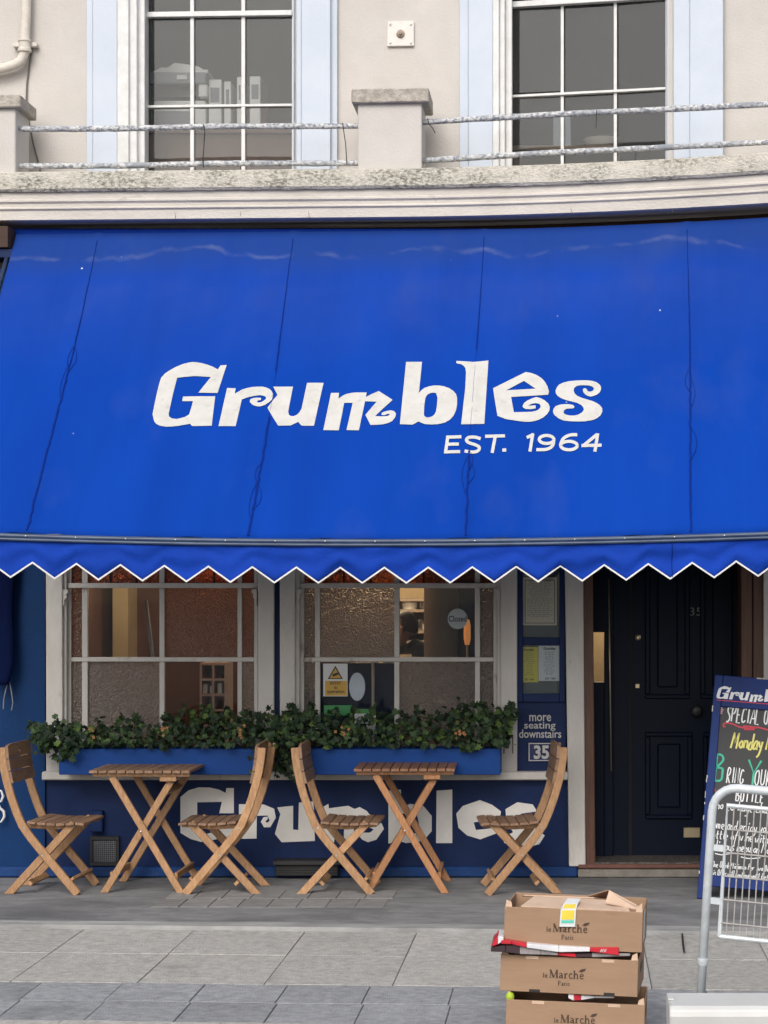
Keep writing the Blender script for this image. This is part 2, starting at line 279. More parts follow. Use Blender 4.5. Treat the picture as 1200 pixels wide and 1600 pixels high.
# ---------------------------------------------------------------- mesh helpers
class MB:
    def __init__(s): s.v = []; s.f = []; s.mi = []; s.uv = None
    def add(s, vs, fs, mi=0):
        o = len(s.v); s.v += [tuple(x) for x in vs]; s.f += [tuple(i + o for i in f) for f in fs]; s.mi += [mi] * len(fs); return s
    def hexa(s, c, mi=0):      # 8 corners: bottom ring 0-3, top ring 4-7
        return s.add(c, [(3, 2, 1, 0), (4, 5, 6, 7), (0, 1, 5, 4), (1, 2, 6, 5), (2, 3, 7, 6), (3, 0, 4, 7)], mi)
    def box(s, x0, x1, y0, y1, z0, z1, mi=0):
        return s.hexa([(x0, y0, z0), (x1, y0, z0), (x1, y1, z0), (x0, y1, z0), (x0, y0, z1), (x1, y0, z1), (x1, y1, z1), (x0, y1, z1)], mi)
    def quadpx(s, q, Y, depth, mi=0):   # four photo corners (tl, tr, br, bl) at depth Y, extruded back
        a = [P(x, y, Y) for x, y in q]; b = [p + Vector((0, depth, 0)) for p in a]
        return s.hexa([a[3], a[2], b[2], b[3], a[0], a[1], b[1], b[0]], mi)
    def rect(s, x0, y0, x1, y1, Y, depth, mi=0): return s.quadpx([(x0, y0), (x1, y0), (x1, y1), (x0, y1)], Y, depth, mi)
    def urect(s, x0, y0, x1, y1, off, depth, mi=0, n=1):
        for k in range(n):
            xa = x0 + (x1 - x0) * k / n; xb = x0 + (x1 - x0) * (k + 1) / n
            a = [U(*q, off) for q in ((xa, y0), (xb, y0), (xb, y1), (xa, y1))]
            zt, zb = U((x0 + x1) / 2 if x1 - x0 < 900 else 600, y0, off).z, U((x0 + x1) / 2 if x1 - x0 < 900 else 600, y1, off).z
            a[0].z = a[1].z = zt; a[2].z = a[3].z = zb
            a[3].x, a[3].y = a[0].x, a[0].y; a[2].x, a[2].y = a[1].x, a[1].y
            b = [p + Vector((0, depth, 0)) for p in a]
            s.hexa([a[3], a[2], b[2], b[3], a[0], a[1], b[1], b[0]], mi)
        return s
    def bar(s, a, b, wx, wy, up=(0, 1, 0), mi=0):   # rectangular bar a->b, width wx across, thickness wy along up
        a, b = Vector(a), Vector(b); t = (b - a).normalized(); u = Vector(up); u = (u - t * u.dot(t)).normalized(); r = t.cross(u)
        c = [p + r * (sx * wx / 2) + u * (sy * wy / 2) for p in (a, b) for sx, sy in ((-1, -1), (1, -1), (1, 1), (-1, 1))]
        return s.hexa(c, mi)
    def tube(s, pts, r, n=8, mi=0, cap=True):
        pts = [Vector(p) for p in pts]; o = len(s.v); prev = None; N = len(pts)
        for i, p in enumerate(pts):
            t = (pts[min(i + 1, N - 1)] - pts[max(i - 1, 0)]).normalized()
            ref = prev if prev is not None else (Vector((0, 0, 1)) if abs(t.z) < .9 else Vector((1, 0, 0)))
            u = (ref - t * ref.dot(t)).normalized(); prev = u; w_ = t.cross(u)
            rr = r[i] if isinstance(r, (list, tuple)) else r
            for k in range(n):
                an = 2 * math.pi * k / n; s.v.append(tuple(p + (u * math.cos(an) + w_ * math.sin(an)) * rr))
        for i in range(N - 1):
            for k in range(n):
                k2 = (k + 1) % n; s.f.append((o + i * n + k, o + i * n + k2, o + (i + 1) * n + k2, o + (i + 1) * n + k)); s.mi.append(mi)
        if cap:
            s.f.append(tuple(o + k for k in reversed(range(n)))); s.f.append(tuple(o + (N - 1) * n + k for k in range(n))); s.mi += [mi, mi]
        return s
    def sweep(s, rings, mi=0, closed=False, caps=True):     # rings: lists of equal length
        o = len(s.v); n = len(rings[0])
        for r in rings: s.v += [tuple(p) for p in r]
        for i in range(len(rings) - 1):
            for k in range(n if closed else n - 1):
                k2 = (k + 1) % n; s.f.append((o + i * n + k, o + i * n + k2, o + (i + 1) * n + k2, o + (i + 1) * n + k)); s.mi.append(mi)
        if closed and caps:
            s.f.append(tuple(o + k for k in reversed(range(n)))); s.f.append(tuple(o + (len(rings) - 1) * n + k for k in range(n))); s.mi += [mi, mi]
        return s
    def lathe(s, prof, c, axis='Z', n=20, mi=0):
        o = len(s.v); c = Vector(c)
        for r, h in prof:
            for k in range(n):
                a = 2 * math.pi * k / n
                v = Vector((r * math.cos(a), r * math.sin(a), h)) if axis == 'Z' else Vector((r * math.cos(a), h, r * math.sin(a)))
                s.v.append(tuple(c + v))
        for i in range(len(prof) - 1):
            for k in range(n):
                k2 = (k + 1) % n; s.f.append((o + i * n + k, o + i * n + k2, o + (i + 1) * n + k2, o + (i + 1) * n + k)); s.mi.append(mi)
        s.f.append(tuple(o + k for k in reversed(range(n)))); s.f.append(tuple(o + (len(prof) - 1) * n + k for k in range(n))); s.mi += [mi, mi]
        return s
def obj(name, mb, mats, parent=None, bevel=0, smooth=False, seg=1, fix=True):
    me = bpy.data.meshes.new(name); me.from_pydata(mb.v, [], mb.f)
    ms = mats if isinstance(mats, (list, tuple)) else [mats]
    for m in ms: me.materials.append(MATS[m])
    for p, i in zip(me.polygons, mb.mi): p.material_index = i
    if fix or bevel:
        bm = bmesh.new(); bm.from_mesh(me); bmesh.ops.recalc_face_normals(bm, faces=bm.faces)
        if bevel:
            bmesh.ops.bevel(bm, geom=[e for e in bm.edges if len(e.link_faces) == 2 and e.calc_face_angle(0) > .5], offset=bevel, segments=seg, affect='EDGES', profile=.6)
        bm.to_mesh(me); bm.free()
    if smooth:
        for p in me.polygons: p.use_smooth = True
        if smooth == 'auto': me.set_sharp_from_angle(angle=R(35))
    o = bpy.data.objects.new(name, me); col.objects.link(o)
    if parent: attach(o, parent)
    return o
def attach(o, parent):
    o.parent = parent
    M = Matrix.Identity(4); q = parent
    while q is not None: M = q.matrix_basis @ M if q.parent is None else q.matrix_parent_inverse @ q.matrix_basis @ M; q = q.parent
    o.matrix_parent_inverse = M.inverted()
def tag(o, label, cat, group=None):
    o['label'] = label; o['category'] = cat
    if group: o['group'] = group
    return o
def thing(name, label, cat, loc=(0, 0, 0), group=None):
    o = bpy.data.objects.new(name, None); o.empty_display_size = .1; o.location = loc; col.objects.link(o)
    return tag(o, label, cat, group)
def struct(name, mb, m, bevel=0):
    o = obj(name, mb, m, bevel=bevel); o['kind'] = 'structure'; return o
def copy_part(o, parent, mtx=None):
    c = o.copy(); col.objects.link(c); c.parent = parent; c.matrix_parent_inverse = Matrix.Identity(4)
    if mtx is not None: c.matrix_basis = mtx
    return c
def copy_tree(o, parent=None):
    c = o.copy(); col.objects.link(c); c.parent = parent
    for ch in [x for x in CH_OF.get(o.name, [])]: copy_tree(ch, c)
    return c
CH_OF = {}
def lpart(name, mb, m, parent, bevel=0, **k):        # a part given in its parent's own coordinates
    o = obj(name, mb, m, None, bevel, **k); o.parent = parent; CH_OF.setdefault(parent.name, []).append(o); return o

# flat lettering: polygons or built-in font outlines, in any 2-D frame, carried onto a surface
def tess(loops):
    tris = geometry.tessellate_polygon([[Vector((x, y, 0)) for x, y in l] for l in loops])
    return [p for l in loops for p in l], [tuple(t) for t in tris]
def flat(name, loops_list, fn, m, parent, split=0):
    bm = bmesh.new()
    for loops in loops_list:
        vs, fs = tess(loops); bv = [bm.verts.new((x, y, 0)) for x, y in vs]
        for f in fs:
            try: bm.faces.new([bv[i] for i in f])
            except ValueError: pass
    return _finish_flat(name, bm, fn, m, parent, split)
def _finish_flat(name, bm, fn, m, parent, split):
    if split:
        for _ in range(6):
            es = [e for e in bm.edges if e.calc_length() > split]
            if not es: break
            bmesh.ops.subdivide_edges(bm, edges=es, cuts=1); bmesh.ops.triangulate(bm, faces=[f for f in bm.faces if len(f.verts) > 3])
    for v in bm.verts: v.co = fn(v.co.x, v.co.y)
    me = bpy.data.meshes.new(name); bm.to_mesh(me); bm.free(); me.materials.append(MATS[m])
    o = bpy.data.objects.new(name, me); col.objects.link(o)
    if parent: attach(o, parent)
    return o
def text_bm(body, bold=0.0, shear=0.0):
    cu = bpy.data.curves.new('t', 'FONT'); cu.body = body; cu.offset = bold; cu.shear = shear; cu.resolution_u = 3
    to = bpy.data.objects.new('t', cu); col.objects.link(to)
    dg = bpy.context.evaluated_depsgraph_get(); me = bpy.data.meshes.new_from_object(to.evaluated_get(dg))
    bpy.data.objects.remove(to); bpy.data.curves.remove(cu)
    bm = bmesh.new(); bm.from_mesh(me); bpy.data.meshes.remove(me); return bm
def lettering(body, box, fn, m, parent, bold=.0, shear=0., rot=0., split=0, name='lettering'):
    """fit the words into box (x0, y0, x1, y1) of a 2-D frame whose y runs downwards, then carry them over by fn"""
    bm = text_bm(body, bold, shear); xs = [v.co.x for v in bm.verts]; ys = [v.co.y for v in bm.verts]
    a, b, c, e = min(xs), max(xs), min(ys), max(ys); x0, y0, x1, y1 = box
    for v in bm.verts:
        x = x0 + (v.co.x - a) / (b - a) * (x1 - x0); y = y1 - (v.co.y - c) / (e - c) * (y1 - y0)
        v.co = (x, y + (x - x0) * math.tan(rot), 0)
    return _finish_flat(name, bm, fn, m, parent, split)
def stroke(bm, pts, wd):           # a hand-drawn line as a flat ribbon
    pts = [Vector((x, y)) for x, y in pts]; L_ = []
    for i, p in enumerate(pts):
        t = (pts[min(i + 1, len(pts) - 1)] - pts[max(i - 1, 0)]).normalized(); n = Vector((-t.y, t.x)) * wd / 2
        L_.append((bm.verts.new((p.x + n.x, p.y + n.y, 0)), bm.verts.new((p.x - n.x, p.y - n.y, 0))))
    for (a, b), (c, e) in zip(L_, L_[1:]): bm.faces.new((a, b, e, c))
def strokes(name, lines, wd, fn, m, parent):
    bm = bmesh.new()
    for l in lines: stroke(bm, l, wd)
    return _finish_flat(name, bm, fn, m, parent, 0)

# ================================================================ the setting
struct('ground', MB().box(-150, 150, -150, 150, -.6, -.14), 'asphalt')
SK = -.06                                             # the kerb line runs closer to the camera on the right
def rowY(Y0, X): return Y0 + SK * (X + 1.4)
def sheet(name, Ya, Yb, z0, z1, m, x0=-14, x1=12):
    b = MB(); b.hexa([(x0, rowY(Yb, x0), z0), (x1, rowY(Yb, x1), z0), (x1, rowY(Ya, x1), z0), (x0, rowY(Ya, x0), z0),
                      (x0, rowY(Yb, x0), z1), (x1, rowY(Yb, x1), z1), (x1, rowY(Ya, x1), z1), (x0, rowY(Ya, x0), z1)])
    return struct(name, b, m)
b = MB(); b.hexa([(-14, rowY(-1.76, -14), -.2), (12, rowY(-1.76, 12), -.2), (12, 1.2, -.2), (-14, 1.2, -.2), (-14, rowY(-1.76, -14), 0), (12, rowY(-1.76, 12), 0), (12, 1.2, 0), (-14, 1.2, 0)])
fore = struct('forecourt', b, 'concrete')
# worn lip along the forecourt's edge
b = MB(); rg = []
for i in range(60):
    x = -7 + 11 * i / 59; y = rowY(-1.76, x); wob = .012 * math.sin(x * 3.1) + .008 * math.sin(x * 7.7) + random.uniform(-.006, .006)
    rg.append([(x, y + .13 + wob, -.004), (x, y + .12 + wob, .005), (x, y - .006, .004), (x, y - .012, -.03)])
b.sweep(rg); obj('worn_edge', b, 'concrete_edge', fore)
pav = sheet('pavement', -1.765, -4.75, -.2, -.022, 'joint')
def slabs(Ya, Yb, x0, step, m, n, gap=.0045, z=-.015, jit=.0018):
    for k in range(n):
        xa = x0 + step * k + gap / 2; xb = x0 + step * (k + 1) - gap / 2; ya = lambda x: rowY(Ya, x) - gap / 2; yb = lambda x: rowY(Yb, x) + gap / 2
        zt = z + random.uniform(-jit, jit); tl = random.uniform(-jit, jit) * .6
        b = MB(); b.hexa([(xa, yb(xa), -.06), (xb, yb(xb), -.06), (xb, ya(xb), -.06), (xa, ya(xa), -.06), (xa, yb(xa), zt + tl), (xb, yb(xb), zt - tl), (xb, ya(xb), zt - tl), (xa, ya(xa), zt + tl)])
        obj('slab', b, m, pav, bevel=.002)
slabs(-1.775, -2.43, -2.394 - .542 * 2, .542, 'slab_buff', 11)
slabs(-2.43, -3.12, -2.394 - .542 * 2, .542, 'slab_buff', 11)
slabs(-3.13, -3.51, -2.255 - .349 * 2, .349, 'slab_grey', 16)
slabs(-3.51, -3.90, -2.255 - .349 * 2 + .01, .349, 'slab_grey', 16)
slabs(-3.90, -4.45, -2.6, .62, 'slab_buff', 9)
k = sheet('kerb', -4.75, -4.98, -.2, -.012, 'step_stone')
road = sheet('road', -4.985, -40, -.2, -.13, 'asphalt', -60, 60)
# patch of small setts let into the forecourt
for j in range(2):
    for i in range(8):
        p0, p1 = gnd(232 + 46 * i, 1419), gnd(232 + 46 * (i + 1), 1419); ya, yb = (-1.13 + .30 * j, -.84 + .30 * j)
        sh = .02 * j
        b = MB().box(p0.x + .004 + sh, p1.x - .004 + sh, ya + .004, yb - .004, -.02, .0035 + random.uniform(-.001, .0015))
        obj('sett', b, 'sett', fore)

# ================================================================ the building
BL = thing('townhouse', 'cream stuccoed corner townhouse with navy painted restaurant front', 'building')
def part(name, mb, m, parent=None, bevel=0, **k): return obj(name, mb, m, parent or BL, bevel, **k)
# ---- upper storey
WO = .34                                               # upper wall stands this far behind the cornice line
def wallrect(x0, y0, x1, y1): return MB().urect(x0, y0, x1, y1, WO, .25, n=max(1, int((x1 - x0) / 90)))
b = MB()
for x0, y0, x1, y1 in ((-700, -900, 218, 330), (459, -900, 795, 330), (1044, -900, 1900, 330), (218, 275, 459, 330), (795, 275, 1044, 330), (218, -900, 459, -420), (795, -900, 1044, -420)):
    b.urect(x0, y0, x1, y1, WO, .25, n=max(1, int((x1 - x0) / 100)))
part('upper_wall', b, 'stucco')
# window surrounds
for xs in ((135, 145, 183, 201, 214, 226), (718, 732, 770, 780, 789, 800)):
    b = MB(); b.urect(xs[0], -430, xs[1], 300, WO - .03, .028); b.urect(xs[1], -430, xs[2], 300, WO - .06, .058); part('surround_pilaster', b, 'surround_blue', bevel=.003)
    b = MB(); b.urect(xs[2], -430, xs[3], 300, WO - .085, .083); b.urect(xs[3], -430, xs[4], 300, WO - .06, .058); b.urect(xs[4], -430, xs[5], 300, WO - .02, .12); part('architrave', b, 'sash_white', bevel=.004)
for xs in ((457, 463, 471, 516, 527), (1042, 1052, 1078, 1130, 1131)):
    b = MB(); b.urect(xs[0], -430, xs[1], 300, WO - .0, .10); b.urect(xs[1], -430, xs[2], 300, WO - .05, .048); part('architrave', b, 'surround_blue', bevel=.004)
    b = MB(); b.urect(xs[2], -430, xs[3], 300, WO - .065, .063); b.urect(xs[3], -430, xs[4], 300, WO - .03, .028); part('surround_pilaster', b, 'surround_blue', bevel=.003)
# sash windows
def upper_window(x0, x1, bars, rails, label):
    wd = part('sash_window', MB().urect(x0, -430, x0 + 7, 280, WO + .07, .05).urect(x1 - 5, -430, x1, 280, WO + .07, .05).urect(x0 + 7, 268, x1 - 5, 282, WO + .07, .05), 'sash_white', bevel=.002)
    wd['label'] = label
    for xa, xb in bars: obj('glazing_bar', MB().urect(xa, -430, xb, 268, WO + .075, .035), 'sash_white', wd, .002)
    cols = [x0 + 7] + [c for ab in bars for c in ab] + [x1 - 5]
    for ya, yb in rails:
        obj('meeting_rail' if yb - ya > 6 else 'glazing_bar', MB().urect(x0 + 7, ya, x1 - 5, yb, WO + (.055 if yb - ya > 6 else .072), .045), 'sash_white', wd, .002)
    rows = [-430] + [c for ab in rails for c in ab] + [268]
    for i in range(0, len(cols), 2):
        for j in range(0, len(rows), 2):
            obj('pane', MB().urect(cols[i] - 1, rows[j] - 1, cols[i + 1] + 1, rows[j + 1] + 1, WO + .095, .004), 'upper_glass', wd)
upper_window(215, 461, ((297, 303), (377, 383)), ((17, 25), (163, 167)), 'white sash window with office files behind the glass')
upper_window(791, 1045, ((876, 881), (959, 964)), ((-4, 5), (143, 147)), 'white sash window with an empty dim room behind')
# rooms behind
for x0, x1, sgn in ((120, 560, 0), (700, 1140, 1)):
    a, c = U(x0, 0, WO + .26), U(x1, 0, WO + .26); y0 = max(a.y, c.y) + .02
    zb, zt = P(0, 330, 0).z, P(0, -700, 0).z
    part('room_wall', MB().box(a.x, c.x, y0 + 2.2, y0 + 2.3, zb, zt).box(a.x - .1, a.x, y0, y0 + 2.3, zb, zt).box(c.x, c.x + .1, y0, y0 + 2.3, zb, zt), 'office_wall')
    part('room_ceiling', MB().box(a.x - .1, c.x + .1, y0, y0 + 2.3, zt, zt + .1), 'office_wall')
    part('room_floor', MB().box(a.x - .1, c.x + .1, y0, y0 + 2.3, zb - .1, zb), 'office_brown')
# anchor plate, cracks
ap = part('anchor_plate', MB().urect(605, 33, 647, 72, WO - .02, .019), 'white_paint', bevel=.003)
c = U(626, 53, WO - .02); obj('bolt', MB().lathe([(.026, .0), (.022, -.01), (.010, -.016), (.008, -.03)], c, 'Y', 12), 'rust', ap)
for q in ((610, 38), (642, 38), (610, 67), (642, 67)): obj('rivet', MB().lathe([(.008, 0), (.006, -.006), (.002, -.008)], U(*q, WO - .02), 'Y', 8), 'white_paint', ap)
# balcony ledge and cornice swept along the bow
def profile_sweep(prof, px0, px1, n, wob=0.0):
    rings = []; zr = CZ + bow(P(300, 0, 0).x) - .1
    for i in range(n + 1):
        base = U(px0 + (px1 - px0) * i / n, 300, -.1)
        rings.append([Vector((base.x, bow(base.x) + off, CH + (PY0 - py) * zr / F + (random.uniform(-wob, wob) if off < -.1 else 0))) for off, py in prof])
    return rings
prof = [(.40, 262), (-.10, 266), (-.125, 269), (-.13, 280), (-.13, 294), (-.118, 298), (-.05, 299), (.3, 299)]
part('balcony_ledge', MB().sweep(profile_sweep(prof, -500, 1700, 160, .002), closed=True), 'lichen_stone')
prof = [(.25, 298.5), (-.10, 298.5), (-.098, 309), (-.104, 310), (-.104, 313), (-.092, 316), (-.090, 321), (-.096, 322), (-.096, 324), (-.084, 326.5), (-.080, 340.5), (-.06, 342), (.25, 343)]
part('cornice', MB().sweep(profile_sweep(prof, -500, 1700, 80), closed=True), 'cornice_paint')
for x, l in ((162, 6), (273, 15), (375, 11), (482, 14), (893, 9), (1050, 5)):
    pts = [U(x + random.uniform(-1.2, 1.2) + q * 1.5 / 4, 326 + q * l / 4, -.0815) for q in range(5)]
    part('crack', MB().tube(pts, .0016, 5), 'cable')
# dark gap under the cornice with the awning box
part('lintel_board', MB().sweep(profile_sweep([(.22, 335), (.22, 440), (.40, 440), (.40, 335)], -500, 1700, 30), closed=True), 'old_brown')
part('timber_end', MB().rect(-30, 353, 12, 386, -.05, .2), 'old_brown')
part('blue_beam', MB().rect(-60, 389, 18, 402, -.03, .2), 'navy')
# piers, caps and rails
for (x0, x1, c0, c1, yt, yb, ycap) in ((-62, 24, -80, 32, 168, 275, 148), (559, 659, 549, 670, 160, 284, 138)):
    p = part('pier', MB().urect(x0, yt, x1, yb, -.105, .30), 'stucco', bevel=.006)
    obj('cap', MB().urect(c0, ycap, c1, yt, -.135, .36), 'cap_stone', p, .006)
def rail(xa, xb, ya, yb, off=-.03):
    pts = []
    for i in range(41):
        t = i / 40; px = xa + (xb - xa) * t; q = U(px, 200, off); q.z = 0
        Zr = CZ + bow(q.x) + off
        q.z = CH + (PY0 - (ya + (yb - ya) * t + .8 * math.sin(t * 9 + xa))) * Zr / F
        pts.append(q)
    return MB().tube(pts, [.0165 + random.uniform(-.0015, .002) for _ in pts], 10)
for xa, xb, ya, yb in ((18, 562, 202, 196), (18, 562, 260, 254), (656, 1500, 191, 146), (656, 1500, 251, 205)):
    part('rail', rail(xa, xb, ya, yb), 'peeling_steel', smooth=True)
for pts in ([(318, 194), (320, 206), (319, 222), (317, 250), (318, 262)], [(535, 192), (537, 205), (540, 225), (542, 258)], [(932, 172), (932, 184), (931, 200)], [(668, 185), (670, 194), (676, 200), (680, 208)]):
    part('cable_tie', MB().tube([U(x, y, -.052) for x, y in pts], .0028, 5), 'tie_black')
# down pipe with collar and swan-neck, cable beside it
pp = [(42, -500), (41, 20), (39, 62), (38, 82), (34, 94), (24, 101), (8, 106), (-60, 116)]
dp = part('downpipe', MB().tube([U(x, y, WO - .06) for x, y in pp], .029, 12), 'pipe_paint', smooth=True)
obj('collar', MB().lathe([(.034, -.0), (.040, .004), (.040, .02), (.034, .026), (.034, .06), (.039, .064), (.039, .075), (.030, .08)], U(38.5, 82, WO - .06), 'Z', 16), 'pipe_paint', dp)
obj('collar', MB().urect(20, 66, 58, 73, WO - .045, .04), 'pipe_paint', dp, .004)
part('cable', MB().tube([U(x, y, WO - .012) for x, y in ((50, 75), (46, 100), (42, 130), (41, 160), (45, 190), (52, 225), (62, 262), (66, 285))], .005, 6), 'cable')

# ---- shopfront wall fabric (ground floor)
T0 = 420
part('left_wall', MB().rect(-260, T0, 70, 1371, -.02, .3), 'blue_wall')
part('stallriser', MB().rect(70, 1217, 888, 1356, 0, .12), 'navy')
part('panel_joint', MB().rect(473.5, 1220, 474.8, 1355, -.002, .01), 'dark_void')
part('plinth', MB().rect(-260, 1355, 902, 1371, -.045, .16), 'plinth_blue', bevel=.008)
part('sill', MB().rect(65, 1206, 887, 1219, -.075, .2), 'shop_white', bevel=.006)
part('upper_fascia', MB().rect(70, T0, 1900, 880, .10, .2), 'navy')
def pil(name, tl, tr, br, bl, Y, dep, m, bev=.004, yt=T0, yb=1206): return part(name, MB().quadpx([(tl, yt), (tr, yt), (br, yb), (bl, yb)], Y, dep), m, bevel=bev)
pil('pilaster', 71, 96, 98, 72, -.04, .2, 'shop_white'); pil('pilaster', 96, 104, 104, 98, -.015, .15, 'shop_white'); pil('pilaster', 403, 428, 428, 403, -.04, .2, 'shop_white')
pil('strip', 428, 437, 437, 428, -.005, .15, 'navy')
pil('pilaster', 437, 461, 461, 437, -.04, .2, 'shop_white'); pil('pilaster', 461, 468, 468, 461, -.015, .15, 'shop_white')
pil('pilaster', 776, 782, 783, 777, -.015, .15, 'shop_white'); pil('pilaster', 782, 808, 808, 782, -.04, .2, 'shop_white')
pil('pilaster', 876, 907, 915, 889, -.05, .2, 'shop_white', yb=1354)
for x, s_ in ((100, 1), (399, -1), (465, 1), (779, -1)):         # little shaped brackets under the transoms
    pts = [(0, 0), (8, 0), (8, 4), (5, 8), (6, 12), (2, 17), (3, 22), (0, 26)]
    f3 = [P(x + s_ * (a - 2), 921 + q, -.03) for a, q in pts]; k3 = [p + Vector((0, .05, 0)) for p in f3]
    part('bracket', MB().sweep([f3, k3], closed=True), 'shop_white')
# ---- shop windows
def shop_window(L_, Rr, cols, label, kinds):
    G = .045
    w_ = part('shop_window', MB().rect(L_, 560, L_ + 8, 1195, .02, .06).rect(Rr - 6, 560, Rr, 1195, .02, .06).rect(L_ + 8, 1182, Rr - 6, 1195, .02, .06), 'shop_white', bevel=.003)
    w_['label'] = label
    obj('transom', MB().rect(L_, 911, Rr, 919, .005, .055), 'shop_white', w_, .003)
    obj('mid_rail', MB().rect(L_ + 8, 1027, Rr - 6, 1034, .022, .04), 'shop_white', w_, .003)
    for a, c in cols:
        obj('glazing_bar', MB().rect(a, 560, c, 911, .028, .03), 'shop_white', w_, .002)
        obj('glazing_bar', MB().rect(a, 919, c, 1027, .028, .03), 'shop_white', w_, .002); obj('glazing_bar', MB().rect(a, 1034, c, 1182, .028, .03), 'shop_white', w_, .002)
    cs = [L_ + 8] + [c for ab in cols for c in ab] + [Rr - 6]
    for r_, (ya, yb) in enumerate(((560, 911), (919, 1027), (1034, 1182))):
        for i in range(4):
            obj('pane', MB().rect(cs[2 * i] - 1, ya - 1, cs[2 * i + 1] + 1, yb + 1, G, .005), {'h': 'hammered_glass', 'r': 'hammered_red', 'a': 'hammered_amber', 'c': 'clear_glass'}[kinds[r_][i]], w_)
    # slender leads in the coloured top lights
    for i in (1, 2):
        for t in (.32, .68):
            x = cs[2 * i] + (cs[2 * i + 1] - cs[2 * i]) * t; obj('lead_strip', MB().rect(x - 1.5, 560, x + 1.5, 911, G - .006, .005), 'dark_void', w_)
shop_window(103, 403, ((128, 137), (249, 257), (371, 378)), 'left shop window with textured and clear panes and one reddish pane', ('aaaa', 'rcrr', 'hhch'))
shop_window(467, 777, ((492, 500), (616, 624), (742, 750)), 'right shop window with round closed sign in a clear pane', ('aaaa', 'hhch', 'hchh'))
# ---- notice panel wall, door and porch
part('notice_backing', MB().rect(808, T0, 884, 1206, -.005, .12), 'navy')
part('door_post', MB().quadpx([(905, T0), (922, T0), (930.5, 1357), (915, 1357)], -.03, .12), 'frame_wood', bevel=.004)
part('door_post', MB().rect(1158, T0, 1176, 1357, -.02, .3), 'frame_wood', bevel=.004); part('door_post', MB().rect(1177, T0, 1193, 1357, -.03, .12), 'frame_wood', bevel=.004)
part('pilaster', MB().rect(1193, T0, 1225, 1357, -.05, .2), 'shop_white', bevel=.004)
part('right_wall', MB().rect(1225, T0, 1900, 1371, -.02, .3), 'navy')
DY = .30
part('side_panel', MB().rect(918, T0, 958, 988, DY - .04, .05).rect(944, 988, 958, 1338, DY - .04, .05).rect(918, 1066, 944, 1338, DY - .04, .05), 'door_navy', bevel=.003)
part('side_pane', MB().rect(916, 987, 945, 1067, DY - .02, .005), 'clear_glass')
part('pull_bar', MB().tube([P(951, 905, DY - .07), P(955, 1205, DY - .07)], .0045, 8), 'brass', smooth=True)
dr = part('door', MB().rect(958, 600, 1175, 1338, DY, .05), 'door_navy')
def dpanel(x0, y0, x1, y1, nm):
    o = obj(nm, MB().rect(x0, y0, x1, y0 + 7, DY - .018, .017).rect(x0, y1 - 7, x1, y1, DY - .018, .017).rect(x0, y0 + 7, x0 + 8, y1 - 7, DY - .018, .017).rect(x1 - 8, y0 + 7, x1, y1 - 7, DY - .018, .017), 'door_navy', dr, .006)
    obj('raised_field', MB().rect(x0 + 19, y0 + 18, x1 - 19, y1 - 18, DY - .012, .011), 'door_navy', dr, .008)
dpanel(1008, 760, 1078, 1092, 'panel_moulding'); dpanel(1008, 1144, 1082, 1280, 'panel_moulding'); dpanel(1094, 760, 1164, 1092, 'panel_moulding'); dpanel(1098, 1144, 1164, 1280, 'panel_moulding')
obj('door_edge', MB().rect(983, 600, 987, 1338, DY - .006, .005), 'dark_void', dr)
obj('letter_plate', MB().rect(1068, 1293, 1094, 1309, DY - .01, .009), 'brass', dr, .003)
obj('lock', MB().lathe([(.017, 0), (.016, -.008), (.008, -.012), (.007, -.016)], P(997, 996, DY), 'Y', 16), 'brass', dr)
obj('keyhole', MB().rect(993, 1069, 999, 1075, DY - .006, .005), 'brass', dr)
obj('door_knob', MB().lathe([(.02, 0), (.015, -.02), (.034, -.04), (.036, -.055), (.02, -.068)], P(1088, 1110, DY), 'Y', 16), 'black_plastic', dr, smooth=True)
lettering('35', (1077, 949, 1097, 962), lambda x, y: P(x, y, DY - .003), 'ink_grey', dr, .0, name='door_number')
part('porch_floor', MB().box(P(915, 0, 0).x, P(1193, 0, 0).x, -.02, 4.3, -.05, .085), 'mosaic')
part('step_nosing', MB().rect(903, 1351, 1196, 1358, -.06, .08), 'step_red', bevel=.008)
part('doorstep', MB().rect(903, 1358, 1230, 1371.5, -.05, .12), 'step_stone', bevel=.006)
part('porch_side', MB().box(P(1176, 0, 0).x + .02, P(1176, 0, 0).x + .08, .1, DY + .2, 0, 3.2), 'door_navy')
